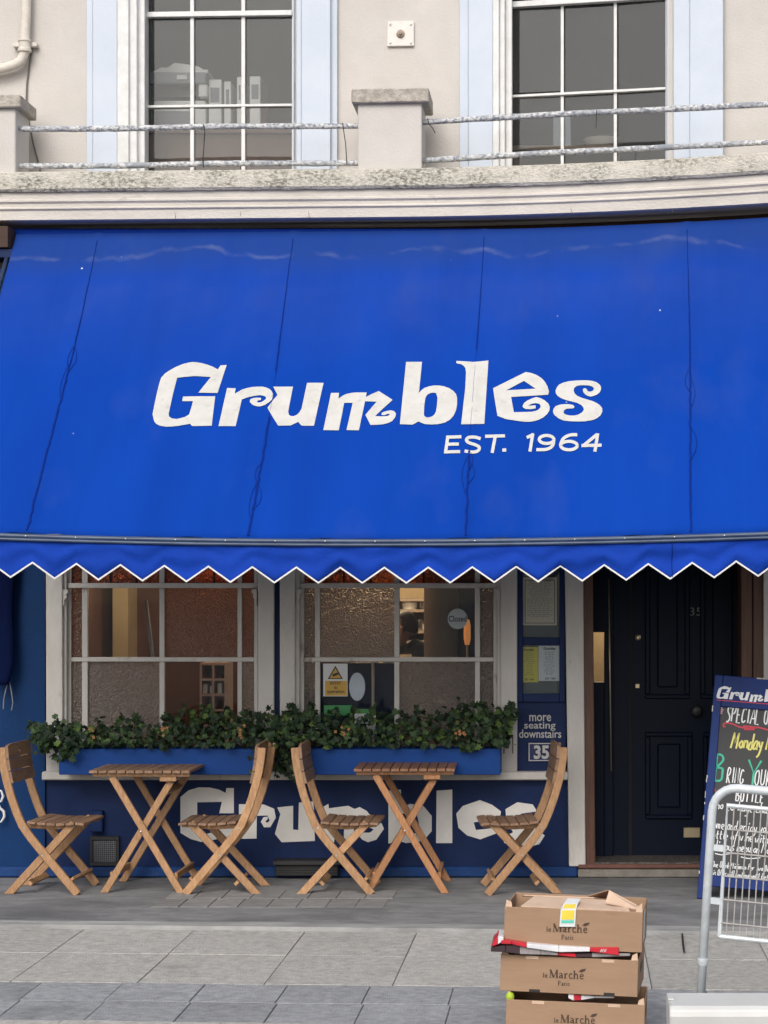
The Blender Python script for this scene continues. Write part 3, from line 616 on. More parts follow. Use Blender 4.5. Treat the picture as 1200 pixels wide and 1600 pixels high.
# painted words on the stallriser
fS = lambda x, y: P(x, y, -.0025)
D = lambda l: [(270 + x / 5.714, 1220 + y / 5.714) for x, y in l]
E = lambda l: [(460 + x / 2.927, 1220 + y / 2.927) for x, y in l]
low = [
 [D([(68,145),(140,85),(230,58),(330,60),(410,78),(472,108),(478,65),(545,65),(545,290),(415,290),(438,188),(218,192),(215,450),(300,475),(385,450),(385,385),(330,385),(330,345),(548,345),(545,515),(480,530),(400,520),(330,535),(250,545),(160,520),(68,465)])],
 [D([(590,208),(662,208),(662,250),(740,210),(810,210),(905,250),(920,330),(870,415),(815,415),(785,365),(810,325),(845,320),(850,340),(825,365),(845,375),(865,355),(845,310),(750,312),(748,515),(640,518),(590,515)])],
 [[(433,1261.6),(458,1259),(458,1296),(466,1297),(467,1254),(490,1252),(492,1314),(440,1316),(429.5,1303),(438,1272)]],
 [[(503,1262),(513,1256),(514,1263),(544,1259),(554,1264),(562,1261),(573,1267),(585,1282),(566,1301),(578,1301),(584,1296),(577,1293),(582,1288),(596,1286),(600,1295),(588,1312),(575,1316),(566,1312),(556,1300),(566,1284),(553,1282),(553,1315),(537,1315),(538,1282),(525,1282),(522,1316),(505,1316)]],
 [E([(430,45),(487,40),(487,120),(530,105),(590,115),(628,160),(628,230),(590,275),(510,285),(480,275),(430,287)]), E([(492,150),(560,150),(570,200),(560,240),(492,240)])],
 [E([(650,45),(722,40),(722,285),(648,285)])],
 [E([(740,150),(770,115),(848,88),(905,110),(945,140),(940,175),(820,190),(830,225),(920,215),(925,240),(850,268),(790,250),(750,215)])],
 [E([(965,130),(1020,98),(1090,108),(1110,140),(1040,150),(1010,165),(1100,215),(1145,250),(1120,290),(1080,300),(960,285),(955,260),(1000,235),(970,190)])]]
for l in low: flat('painted_letter', [l], fS, 'letter_cream', BL)
fN = lambda x, y: P(x, y, -.0085)
for t, bx in (('more', (827, 1117, 861, 1127)), ('seating', (819, 1128, 868, 1142)), ('downstairs', (811, 1140, 877, 1153))): lettering(t, bx, fN, 'letter_white', BL, .012)
# low vents and pipework on the stallriser
v = part('vent_grille', MB().rect(140, 1307, 186, 1313, -.03, .03).rect(140, 1347, 186, 1353, -.03, .03).rect(140, 1313, 145, 1347, -.03, .03).rect(181, 1313, 186, 1347, -.03, .03).rect(145, 1313, 181, 1347, -.008, .007), 'black_plastic', bevel=.002)
for i in range(12): obj('mesh_wire', MB().rect(146.5 + i * 3, 1313, 147.3 + i * 3, 1347, -.022, .004), 'grey_plastic', v)
for i in range(11): obj('mesh_wire', MB().rect(145, 1315 + i * 3, 181, 1315.8 + i * 3, -.018, .004), 'grey_plastic', v)
v = part('floor_vent', MB().rect(426, 1345, 532, 1352, -.13, .13).rect(430, 1352, 528, 1369, -.10, .10), 'black_plastic', bevel=.003)
for i in range(4): obj('louvre', MB().rect(432, 1354 + i * 4, 526, 1355.4 + i * 4, -.108, .008), 'black_plastic', v)
o = part('junction_box', MB().rect(140, 1267, 160, 1300, -.05, .05), 'navy', bevel=.004)
part('scroll_ornament', MB().tube([P(x, y, -.06) for x, y in ((-6, 1233), (2, 1236), (5, 1244), (2, 1252), (-3, 1254), (0, 1262), (6, 1268), (7, 1276), (2, 1284), (-6, 1286))], [.004, .006, .008, .007, .006, .007, .009, .008, .006, .004], 8), 'sash_white', smooth=True)

# ---- dining room behind the shop windows
XL, XR = P(40, 0, .3).x, P(905, 0, .3).x
part('interior_wall', MB().box(XL, -1.52, 2.6, 2.7, -.05, 3.2).box(XL - .1, XL, .15, 4.4, -.05, 3.2).box(XR, XR + .06, .42, 4.4, -.05, 3.2), 'interior_brown')
part('interior_floor', MB().box(XL, XR, .13, 4.4, -.1, -.05), 'interior_brown')
part('interior_ceiling', MB().box(XL, 3.2, .32, 4.4, 3.2, 3.3), 'interior_tan')
XK = -1.52
part('kitchen_wall', MB().box(XK, XR + 2.4, 4.3, 4.4, -.05, 3.2), 'interior_cream')
part('partition', MB().box(XK - .08, XK, 2.71, 4.3, -.05, 3.2), 'interior_brown')
part('dark_partition', MB().box(P(712, 0, 1.6).x, XR, 1.6, 1.66, -.05, 3.2), 'navy')
part('storey_slab', MB().box(-6, 3.6, .45, 5, 3.305, 3.6), 'interior_tan')  # unseen slab, added to stop sky light leaking through the cornice gap
part('hall_wall', MB().box(XR + 2.3, XR + 2.4, .5, 4.4, 0, 3.2), 'interior_cream')
part('column', MB().lathe([(.105, -.05), (.105, 3.2)], (P(689, 0, 1.0).x, 1.0, 0), 'Z', 24), 'interior_tan', smooth='auto')
part('chimney_breast', MB().box(P(176, 0, 2.3).x, P(200, 0, 2.3).x, 2.3, 2.6, -.05, 3.2), 'interior_cream')  # cream pier added to give the tall lit yellow strip in the pane
part('half_screen', MB().box(P(480, 0, .55).x, P(622, 0, .55).x, .55, .58, -.05, P(0, 1036, .55).z), 'navy')
# ================================================================ awning
ZB = 10.35 - CZ                                          # the front bar stands about 1.65 m out from the shopfront
AW = thing('awning', 'large bright blue canvas awning with white scalloped zigzag valance and painted name', 'awning', (0, -.8, 0))
def bar_py(px): t = (px - 600) / 600; return 850 - 10.5 * t * t - 1.0 * t          # the bar sags a little
def aw_edge(a):                                          # a: photo column of the top edge
    T = U(a, 364, -.03); T.z = CH + (PY0 - 361) * (CZ - .03) / F
    pb = 45 + (a - 155) * 1.131; B = P(pb, bar_py(pb) - 8, ZB); return T, B
def aw_pt(a, t, off=0.0):
    T, B = aw_edge(a); p = T.lerp(B, t)
    n = Vector((0, -(T.z - B.z), -(B.y - T.y))).normalized(); n = Vector((0, n.y, abs(n.z)))
    s_ = a / 300.0
    dd = -.030 * math.sin(math.pi * t) * (.8 + .2 * math.sin(s_ * 5))                              # canvas sag
    dd += .020 * t * math.exp(-t * 6) * math.sin(s_ * 23 + math.sin(s_ * 7) * 2) + .004 * math.sin(s_ * 9 + 3 * t) * min(1, t * 4)
    dd += .004 * math.exp(-(1 - t) * 9) * math.sin(s_ * 31)
    dd += .0035 * math.sin(a * .085 + 1.7 * math.sin(a * .021) + 1.2 * t) * (.35 + .65 * math.exp(-t * 2.2)) * min(1, t * 8)
    for q in SEAMS: dd += .006 * math.exp(-((a - q) / 7.0) ** 2) + .0035 * math.exp(-((a - q) / 16.0) ** 2) * math.sin(t * 46 + q + .12 * (a - q)) * min(1, t * 6)
    return p + n * (dd + off)
SEAMS = (155, 460, 757, 1073, 1385)
def proj(p): return PX0 + F * p.x / (p.y + CZ), PY0 - F * (p.z - CH) / (p.y + CZ)
def aw_inv(px, py):
    a, t = px, .5
    for _ in range(14):
        q = proj(aw_pt(a, t)); t += (py - q[1]) / 485.0; a += (px - q[0]) / (1 + .131 * t); t = max(-.05, min(1.05, t))
    return a, t
def fA(x, y):
    a, t = aw_inv(x, y); return aw_pt(a, t, .004)
A0, A1, NA, NT = 25, 1420, 300, 36
b = MB()
for j in range(NT + 1):
    for i in range(NA + 1): b.v.append(tuple(aw_pt(A0 + (A1 - A0) * i / NA, j / NT)))
for j in range(NT):
    for i in range(NA): b.f.append((j * (NA + 1) + i, j * (NA + 1) + i + 1, (j + 1) * (NA + 1) + i + 1, (j + 1) * (NA + 1) + i)); b.mi.append(0)
cv = obj('canopy', b, 'canvas', AW, smooth=True)
uvl = cv.data.uv_layers.new(name='UVMap')
for lp in cv.data.loops:
    vi = lp.vertex_index; uvl.data[lp.index].uv = ((vi % (NA + 1)) / NA * 2.6, (vi // (NA + 1)) / NT)
mdf = cv.modifiers.new('thickness', 'SOLIDIFY'); mdf.thickness = .002
for q in SEAMS[:4]:                                        # sewn seams with loose wandering thread
    pts = []; ph = random.uniform(0, 6)
    for i in range(70):
        t = .03 + .965 * i / 69; amp = .4 + 2.2 * max(0, t - .2) * abs(math.sin(t * 7 + ph))
        pts.append(aw_pt(q + 3.2 * math.sin(t * 5 + ph) * t + amp * random.uniform(-.5, .5), t, .003))
    obj('seam', MB().tube(pts, [(.0018 + .0036 * min(1, max(0, i / 69 - .1) * 2)) * (.15 if (q == 757 and 27 < i < 51) or (q == 460 and 32 < i < 43) else 1) for i in range(70)], 5), 'canvas_dark', AW)
    for k in range(3):                                     # loops of thread
        t0 = random.uniform(.3, .9) if q not in (460, 757) else random.uniform(.72, .86); l = random.uniform(.06, .14); sgn = random.choice((-1, 1)); wd = random.uniform(4, 10)
        obj('loose_thread', MB().tube([aw_pt(q + 3.2 * math.sin((t0 + l * i / 12) * 5 + ph) * t0 + sgn * wd * math.sin(math.pi * i / 12) + random.uniform(-.5, .5), min(.99, t0 + l * i / 12), .004) for i in range(13)], .0014, 4), 'canvas_dark', AW)
# painted name
cA = lambda l: [(220 + x / 5, 550 + y / 5) for x, y in l]
cB = lambda l: [(440 + x / 4.138, 550 + y / 4.138) for x, y in l]
cC = lambda l: [(700 + x / 4.615, 550 + y / 4.615) for x, y in l]
up = [
 [cA([(92,490),(110,400),(130,310),(145,250),(160,205),(190,172),(230,145),(280,118),(330,98),(370,88),(405,82),(440,85),(480,92),(520,103),(560,118),(603,140),(622,110),(672,105),(636,215),(600,325),(525,323),(450,322),(500,260),(548,200),(480,195),(420,192),(350,198),(285,205),(250,340),(218,490),(222,508),(240,522),(280,528),(345,512),(378,492),(395,440),(408,388),(325,388),(330,352),(455,350),(582,350),(568,465),(555,580),(402,583),(385,565),(300,580),(250,586),(200,588),(150,580),(122,566),(105,545)])],
 [cA([(675,285),(742,288),(735,330),(790,298),(830,286),(870,278),(910,275),(950,275),(980,281),(1005,292),(1022,308),(1032,330),(1033,350),(1025,375),(1005,395),(970,418),(930,430),(900,427),(872,415),(852,395),(855,375),(875,365),(905,361),(938,362),(940,378),(920,382),(905,390),(920,400),(945,395),(965,382),(980,368),(975,352),(955,345),(930,341),(870,350),(830,360),(790,375),(766,480),(742,583),(608,583),(640,440)])],
 [[(427,605),(458,605),(453,630),(450.5,644),(451.5,649),(454.5,651),(459,651),(464,649),(468,645),(471.4,639),(475,622),(479.9,599),(505.7,599),(498,633),(490.7,666),(471.4,666),(466,660),(454.5,665.5),(435,666),(426,652),(418,638),(426,627),(433.6,618)]],
 [cB([(320,268),(372,268),(368,305),(395,286),(420,275),(450,268),(480,265),(550,265),(545,295),(585,274),(628,256),(675,285),(718,313),(660,365),(605,418),(650,420),(685,418),(703,408),(690,402),(665,412),(645,410),(650,395),(675,386),(705,380),(728,386),(740,402),(735,425),(715,450),(690,462),(660,470),(615,474),(575,475),(542,410),(580,365),(615,325),(540,322),(520,415),(500,510),(420,508),(440,420),(460,332),(405,332),(388,420),(370,510),(270,508),(295,390)])],
 [cB([(805,67),(908,67),(898,170),(888,268),(905,250),(925,235),(955,225),(985,220),(1020,220),(1050,225),(1085,238),(1110,255),(1128,275),(1135,300),(1135,340),(1128,380),(1112,415),(1090,440),(1055,460),(1010,470),(970,472),(930,470),(905,462),(885,452),(865,464),(845,473),(765,470),(785,270)]), cB([(930,300),(942,280),(965,268),(985,266),(1000,270),(1008,300),(1005,345),(998,390),(987,410),(970,422),(950,427),(935,425),(924,418),(920,405),(923,350)])],
 [cC([(60,68),(130,71),(180,75),(235,71),(292,65),(277,290),(262,522),(95,525),(110,390),(125,260),(130,150),(126,122),(115,105),(95,92),(62,86)])],
 [cC([(560,148),(600,155),(640,170),(675,192),(700,220),(718,252),(728,290),(722,312),(590,320),(455,328),(465,383),(475,438),(600,435),(635,428),(655,418),(668,400),(666,385),(650,375),(625,373),(600,378),(578,392),(632,388),(632,410),(600,416),(560,415),(542,405),(538,390),(550,370),(570,355),(602,340),(635,328),(670,337),(700,355),(724,376),(735,402),(730,428),(715,450),(692,472),(660,490),(625,501),(590,507),(545,506),(500,500),(420,488),(357,465),(340,365),(325,265),(440,208)]), cC([(420,280),(484,246),(548,212),(632,268)])],
 [cC([(960,208),(1000,208),(1040,212),(1072,222),(1095,240),(1103,255),(1103,275),(1093,295),(1075,310),(1052,320),(1030,325),(1008,320),(990,310),(977,296),(972,280),(976,268),(990,264),(1000,272),(1008,286),(1025,290),(1045,283),(1053,268),(1040,252),(1012,245),(980,243),(950,244),(925,250),(910,263),(906,282),(914,303),(932,320),(965,334),(1000,345),(1040,357),(1070,370),(1096,388),(1112,410),(1112,435),(1100,460),(1075,481),(1040,495),(990,503),(940,505),(880,503),(830,497),(797,482),(770,460),(760,445),(757,430),(762,412),(775,395),(800,385),(830,380),(870,380),(900,385),(912,398),(905,410),(880,411),(855,413),(838,422),(832,440),(845,454),(880,462),(910,462),(940,455),(966,440),(980,420),(976,402),(960,385),(930,370),(890,360),(850,350),(817,338),(790,320),(778,303),(775,285),(783,262),(800,240),(830,225),(870,215),(915,210)])]]
for l in up: flat('painted_letter', [l], fA, 'letter_white', AW, 14)
def smooth_line(p, n=2):
    p = [Vector(q) for q in p]
    for _ in range(n):
        if len(p) > 2: p = [p[0]] + [r_ for a_, c_ in zip(p, p[1:]) for r_ in (a_.lerp(c_, .25), a_.lerp(c_, .75))] + [p[-1]]
    return [tuple(q) for q in p]
def ring_line(cx, cy, rx, ry, n=22): return [(cx + rx * math.cos(2 * math.pi * k / n), cy + ry * math.sin(2 * math.pi * k / n)) for k in range(n + 1)]
def fine(l, d=10):
    out = [l[0]]
    for a_, c_ in zip(l, l[1:]):
        k = max(1, int(math.hypot(c_[0] - a_[0], c_[1] - a_[1]) / d)); out += [(a_[0] + (c_[0] - a_[0]) * q / k, a_[1] + (c_[1] - a_[1]) * q / k) for q in range(1, k + 1)]
    return out
est = [[[(700, 681.5), (696, 709)], [(697.5, 684), (721, 683.2)], [(697, 695), (717, 694.6)], [(694, 707), (719, 706.4)]],
       [[(751, 686.5), (743, 683.5), (731, 684), (728, 689), (733, 693), (744, 696), (750, 700), (747, 706), (738, 707.5), (726, 705.5)]],
       [[(758, 682.6), (789, 681.8)], [(774, 682), (769, 708.5)]], [[(785, 704), (791, 704)]],
       [[(823, 684.5), (834, 679.5)], [(832.5, 678), (828, 706.5)]], [ring_line(854, 687.5, 11.5, 6.3), [(865.5, 687), (864.5, 697), (856, 703.2), (838, 703.4)]],
       [[(902, 680), (890, 680), (879, 686), (875.5, 697)], ring_line(889, 697, 13.0, 6.6)], [[(934, 678), (929.5, 706.5)], [(933, 679.5), (911, 697.5)], [(908.5, 697), (940, 696.4)]]]
for g_ in est: strokes('painted_letter', [fine(smooth_line(l) if 3 < len(l) < 20 else l) for l in g_], 4.9, lambda x, y: fA(x, y), 'letter_white', AW)
# front bar, valance, zigzag binding
def bar_pt(px, dy, dY=0.0): return P(px, bar_py(px) + dy, ZB + dY)
xs = [-220 + 12 * i for i in range(146)]
obj('front_bar', MB().tube([bar_pt(x, -4, -.012) for x in xs], .0125, 8), 'bar_metal', AW, smooth=True)
obj('front_bar', MB().tube([bar_pt(x, 1.5, -.02) for x in xs], .0085, 8), 'bar_metal', AW, smooth=True)
for i in range(16): obj('bar_screw', MB().lathe([(.004, 0), (.0035, -.003), (.001, -.004)], bar_pt(40 + i * 78, -4, -.0245), 'Y', 8), 'screw', AW)
PER, X00 = 68.7, 51.0                                      # one zigzag tooth in photo pixels, first peak
pk = lambda px: abs(((px - X00) / PER + .5) % 1 - .5) * 2   # 0 at a peak (notch), 1 at a tip
def val_pt(px, v, off=0.0):
    ln = 37 + 24.0 * pk(px)                               # hanging length in pixels below the bar
    y = bar_py(px) + 2 + (ln - 2) * v
    fold = .010 * math.sin(px * .052 + 2 * math.sin(px * .011)) * v + .008 * math.sin(px * .017 + 5 * v) * v + .007 * math.sin(v * 9 + px * .02 + 1.5 * math.sin(px * .05)) * min(1, v * 4)
    return P(px, y, ZB - .012 + fold - off)
b = MB(); NV = 8; vx = []
k0 = -4
for k in range(k0, 22):
    for q in range(8): vx.append(X00 + PER * (k + q / 8.0))
for x in vx:
    for j in range(NV + 1): b.v.append(tuple(val_pt(x, j / NV)))
for i in range(len(vx) - 1):
    for j in range(NV): b.f.append((i * (NV + 1) + j, i * (NV + 1) + j + 1, (i + 1) * (NV + 1) + j + 1, (i + 1) * (NV + 1) + j)); b.mi.append(0)
va = obj('valance', b, 'valance_canvas', AW, smooth=True); mdf = va.modifiers.new('thickness', 'SOLIDIFY'); mdf.thickness = .0015; mdf.offset = 0
rg = []
for x in vx:
    p = val_pt(x, 1); h = .0055
    rg.append([p + Vector((0, -.004, h)), p + Vector((0, -.005, -h * .7)), p + Vector((0, .004, -h * .7)), p + Vector((0, .004, h))])
obj('binding', MB().sweep(rg, closed=True), 'trim_white', va, smooth='auto')
for x in (1050,): obj('valance_seam', MB().tube([val_pt(x + .6 * math.sin(v), v / 8, .003) for v in range(9)], .003, 5), 'canvas_dark', va)
# folding arms at the ends and the roller behind
for a, s_ in ((22, -1), (1424, 1)):
    T, B = aw_edge(a); obj('arm', MB().tube([T + Vector((s_ * .02, .0, -.06)), B + Vector((s_ * .02, .03, -.02))], .014, 8), 'bar_metal', AW, smooth=True)
    obj('arm', MB().tube([T + Vector((s_ * .03, .02, -.95)), B + Vector((s_ * .03, .05, -.03))], .014, 8), 'bar_metal', AW, smooth=True)
obj('roller', MB().tube([U(x, 364, .03) + Vector((0, 0, -.01)) for x in range(20, 1430, 47)], .035, 10), 'canvas_dark', AW, smooth=True)

# ================================================================ folding chairs (local: faces +x, width along y, near side at -y)
S = 778.0
def C2(x, y): return ((x - 188) / S, (685 - y) / S)
HW = .185
def ribbon(mb, pts, wd, y0, y1):                            # board of constant width following a curve in the x-z plane
    f = []; n = len(pts); pv = [Vector(p) for p in pts]
    Lf, Rt = [], []
    for i, p in enumerate(pv):
        t = (pv[min(i + 1, n - 1)] - pv[max(i - 1, 0)]).normalized(); nn = Vector((-t.y, t.x)) * wd / 2; Lf.append(p + nn); Rt.append(p - nn)
    rings = [[(a.x, y0, a.y), (c.x, y0, c.y), (c.x, y1, c.y), (a.x, y1, a.y)] for a, c in zip(Lf, Rt)]
    return mb.sweep(rings, closed=True)
def footed(p, q, wd, y0, y1, mb, flat_end=True):            # straight leg whose foot is cut level with the floor
    p, q = Vector(p), Vector(q); t = (q - p).normalized(); n = Vector((-t.y, t.x)) * wd / 2
    a, c = p + n, p - n
    d_, e = q + n, q - n
    d_ = a + t * ((a.y - 0) / -t.y); e = c + t * ((c.y - 0) / -t.y)
    return mb.sweep([[(a.x, y0, a.y), (c.x, y0, c.y), (c.x, y1, c.y), (a.x, y1, a.y)], [(d_.x, y0, d_.y), (e.x, y0, e.y), (e.x, y1, e.y), (d_.x, y1, d_.y)]], closed=True)
stile_px = [(14, 72), (17, 110), (24, 160), (36, 215), (54, 278), (76, 340), (100, 395), (128, 436), (158, 474)]
def make_chair(legm, slatm):
    t = thing('folding_chair', 'x', 'chair')
    st = [C2(*q) for q in stile_px]
    for sy in (-1, 1):
        y0 = sy * HW - .011; y1 = sy * HW + .011
        b = MB(); end = C2(335, 685); pts = st + [(st[-1][0] + (end[0] - st[-1][0]) * .5, st[-1][1] * .5)]
        d_ = Vector((end[0] - st[-1][0], end[1] - st[-1][1])).normalized(); pts = st + [(end[0] - d_.x * .0, .004)]
        ribbon(b, pts, .042, y0, y1); lo = obj('back_leg', b, legm, None, .003); lo.parent = t; CH_OF.setdefault(t.name, []).append(lo)
        b = MB(); yy = sy * (HW - .024); footed(C2(313, 388), C2(38, 685), .040, yy - .011, yy + .011, b); lo = lpart('front_leg', b, legm, t, .003)
        b = MB(); x0, z0 = C2(112, 402); x1, z1 = C2(352, 396); ribbon(b, [(x0, z0), ((x0 + x1) / 2, z0 - .006), (x1, z1)], .026, sy * (HW - .048) - .010, sy * (HW - .048) + .010); lpart('seat_rail', b, legm, t, .003)
        for q in ((188, 520), (313, 390), (110, 405)):
            x, z = C2(*q); lpart('bolt', MB().lathe([(.006, 0), (.005, -.004 * -sy * -1), (.002, -.005 * -sy * -1)], (x, sy * (HW + .0112 if q[0] != 313 else HW - .0125), z), 'Y', 8), 'screw', t)
    # cross rails
    x, z = C2(100, 640); lpart('stretcher', MB().bar((x + .03, -HW + .03, z), (x + .03, HW - .03, z), .03, .018, (.7, 0, .7)), legm, t, .002)
    x, z = C2(300, 622); lpart('stretcher', MB().bar((x + .01, -HW - .0, z), (x + .01, HW + .0, z), .030, .016, (.7, 0, -.7)), legm, t, .002)
    # seat slats across the width, gently dished
    n = 6
    for i in range(n):
        xa, _ = C2(122 + 244 * i / n, 0); xb, _ = C2(122 + 244 * (i + 1) / n - 4, 0)
        f = lambda x: .395 - .012 * math.sin(math.pi * (x - C2(122, 0)[0]) / .314) - (.010 if x > C2(350, 0)[0] else 0)
        b = MB(); rings = []
        for y in (-HW - .012, HW + .012): rings.append([(xa, y, f(xa)), (xb, y, f(xb)), (xb, y, f(xb) - .014), (xa, y, f(xa) - .014)])
        lpart('seat_slat', b.sweep(rings, closed=True), slatm, t, .0025)
    # three back boards on the front face of the stiles, star cut through the top one
    segs = ((60, 118), (122, 170), (174, 222))
    for k, (ya, yb) in enumerate(segs):
        def onst(y):
            for (xa, y_a), (xb, y_b) in zip(stile_px, stile_px[1:]):
                if y_a <= y <= y_b: return xa + (xb - xa) * (y - y_a) / (y_b - y_a)
            return 14 - (72 - y) * .06
        (xa, za), (xb, zb) = C2(onst(ya) + 15, ya), C2(onst(yb) + 15, yb)
        dx, dz = xb - xa, zb - za; L_ = math.hypot(dx, dz); nx, nz = -dz / L_ * .016, dx / L_ * .016
        loop = [(-HW - .008, 0), (HW + .008, 0), (HW + .008, 1), (-HW - .008, 1)]
        loops = [loop]
        if k == 0: loops = [[(-HW - .008, .12), (-HW + .03, 0), (HW - .03, 0), (HW + .008, .12), (HW + .008, 1), (-HW - .008, 1)], [(.026 * math.cos(a_ * math.pi / 4) * (1 if a_ % 2 == 0 else .45), .52 + .36 * math.sin(a_ * math.pi / 4) * (1 if a_ % 2 == 0 else .45)) for a_ in range(8)]]
        vs, fs = tess(loops); b = MB(); m_ = len(vs)
        V = [(xa + dx * v_, u_, za + dz * v_) for u_, v_ in vs] + [(xa + dx * v_ + nx, u_, za + dz * v_ + nz) for u_, v_ in vs]
        F_ = list(fs) + [tuple(i + m_ for i in reversed(f_)) for f_ in fs]; o_ = 0
        for lp in loops:
            for i in range(len(lp)): j = (i + 1) % len(lp); F_.append((o_ + i, o_ + j, o_ + j + m_, o_ + i + m_))
            o_ += len(lp)
        b.add(V, F_); lpart('back_board', b, slatm, t)
    return t
ch0 = make_chair('wood_leg', 'wood_slat')
for i, (px, rot, lab) in enumerate(((70, -3, 'slatted wooden folding chair at the far left, before the plain blue wall'),
                                (344, 180, 'slatted wooden folding chair facing left, right of the paler brown table'),
                                (526, 0, 'slatted wooden folding chair facing right, left of the reddish table'),
                                (814, 186, 'slatted wooden folding chair facing left, below the number 35 plaque'))):
    o = ch0 if i == 0 else copy_tree(ch0)
    yc = -.50; Zn = CZ + yc - HW
    o.location = ((px - PX0) * Zn / F + (.0 if i != 3 else -.012), yc, 0); o.rotation_euler.z = R(rot)
    tag(o, lab, 'chair', 'wooden folding chairs outside the restaurant')

# ================================================================ folding tables (local: width along x, depth along y)
def make_table(legm, slatm, H, label):
    t = thing('folding_table', label, 'table', group='wooden folding tables outside the restaurant')
    W_, D_ = .545, .56; n = 11
    for i in range(n):
        xa = -W_ / 2 + W_ * i / n; xb = xa + W_ / n - .005
        lpart('slat', MB().box(xa, xb, -D_ / 2, D_ / 2, H - .016, H), slatm, t, .002)
    for y in (-D_ / 2 + .03, D_ / 2 - .055): lpart('top_rail', MB().box(-W_ / 2 + .01, W_ / 2 - .01, y, y + .022, H - .036, H - .0165), legm, t, .002)
    lpart('catch_block', MB().box(.10, .19, -D_ / 2 + .03, -D_ / 2 + .06, H - .062, H - .0365), legm, t, .003)
    lpart('catch_block', MB().box(.10, .19, D_ / 2 - .06, D_ / 2 - .03, H - .062, H - .0365), legm, t, .003)
    for sy in (-1, 1):
        b = MB(); y = sy * .235; footed((-.16, H - .037), (.215, 0), .037, y - .010, y + .010, b); lpart('leg', b, legm, t, .003)
        b = MB(); y = sy * .212; footed((.155, H - .063), (-.205, 0), .037, y - .010, y + .010, b); lpart('leg', b, legm, t, .003)
        lpart('bolt', MB().lathe([(.006, 0), (.005, sy * .004), (.002, sy * .005)], (-.002, sy * .2455, H * .50), 'Y', 8), 'screw', t)
    lpart('cross_bar', MB().box(.175, .193, -.225, .225, .075, .11), legm, t, .002)
    lpart('cross_bar', MB().box(-.178, -.160, -.20, .20, .075, .11), legm, t, .002)
    lpart('cross_bar', MB().bar((.118, -.2, H - .125), (.118, .2, H - .125), .035, .018, (.6, 0, .8)), legm, t, .002)
    return t
t1 = make_table('wood_leg', 'wood_slat', .665, 'square folding table of paler weathered brown wood, before the left flower box'); t1.location = ((222 - PX0) * 11.36 / F, -.40, 0); t1.rotation_euler.z = R(-1)
t2 = make_table('wood_leg_orange', 'wood_slat_red', .675, 'square folding table of reddish orange wood, before the right flower box'); t2.location = ((631 - PX0) * 11.36 / F, -.40, 0); t2.rotation_euler.z = R(1.6)

# ================================================================ window boxes and their plants
def window_box(x0, x1, label):
    Y = -.27; a = P(x0, 1207, Y); c = P(x1, 1170, Y); t = thing('window_box', label, 'window box', ((a.x + c.x) / 2, Y + .09, a.z), 'blue window boxes')
    z0, z1 = P(0, 1206, -.075).z + .001, c.z
    obj('front_board', MB().box(a.x, c.x, Y, Y + .018, z0, z1), 'box_blue', t, .003)
    obj('back_board', MB().box(a.x, c.x, Y + .19, Y + .208, z0, z1), 'box_blue', t, .003)
    for x in (a.x, c.x - .018): obj('end_board', MB().box(x, x + .018, Y + .0185, Y + .1895, z0, z1), 'box_blue', t, .003)
    obj('base_board', MB().box(a.x + .0185, c.x - .0185, Y + .0185, Y + .1895, z0, z0 + .015), 'box_blue', t)
    obj('soil', MB().box(a.x + .0185, c.x - .0185, Y + .0185, Y + .1895, z0 + .016, z1 - .015), 'soil', t)
    return a.x, c.x, Y, z1
wb = [window_box(92, 402, 'blue timber window box under the left window, behind the paler table'), window_box(470, 782, 'blue timber window box under the right window, behind the reddish table')]
ivy = []
lobe = [(0, 0), (.30, -.12), (.52, .18), (.36, .34), (.50, .62), (.22, .62), (0, 1.0), (-.22, .62), (-.50, .62), (-.36, .34), (-.52, .18), (-.30, -.12)]
def leaf_mesh(sz, fold, curl):
    v = [(0, 0, .30 * 0)] ; vs = [Vector((x, y, abs(x) * fold - (y * y) * curl)) * sz for x, y in lobe]; c = Vector((0, .35, -.05)) * sz
    b = MB(); b.add([c] + vs, [(0, i + 1, (i + 1) % 12 + 1) for i in range(12)]); return b
LM = []
for k in range(6):
    o = obj('leaf_shape', leaf_mesh(1, random.uniform(.05, .35), random.uniform(.05, .35)), 'leaf_dark', fix=False); LM.append(o.data); bpy.data.objects.remove(o)
LMS = {}
for mk in ('leaf_dark', 'leaf_mid', 'leaf_light'):
    for k, me in enumerate(LM): m2 = me.copy(); m2.materials[0] = MATS[mk]; LMS[mk, k] = m2
def leaf_matrix(p, nrm, sz):
    nrm = Vector(nrm).normalized(); q = nrm.to_track_quat('Z', 'Y'); return Matrix.Translation(p) @ q.to_matrix().to_4x4() @ Matrix.Rotation(random.uniform(0, 6.28), 4, 'Z') @ Matrix.Scale(sz, 4)
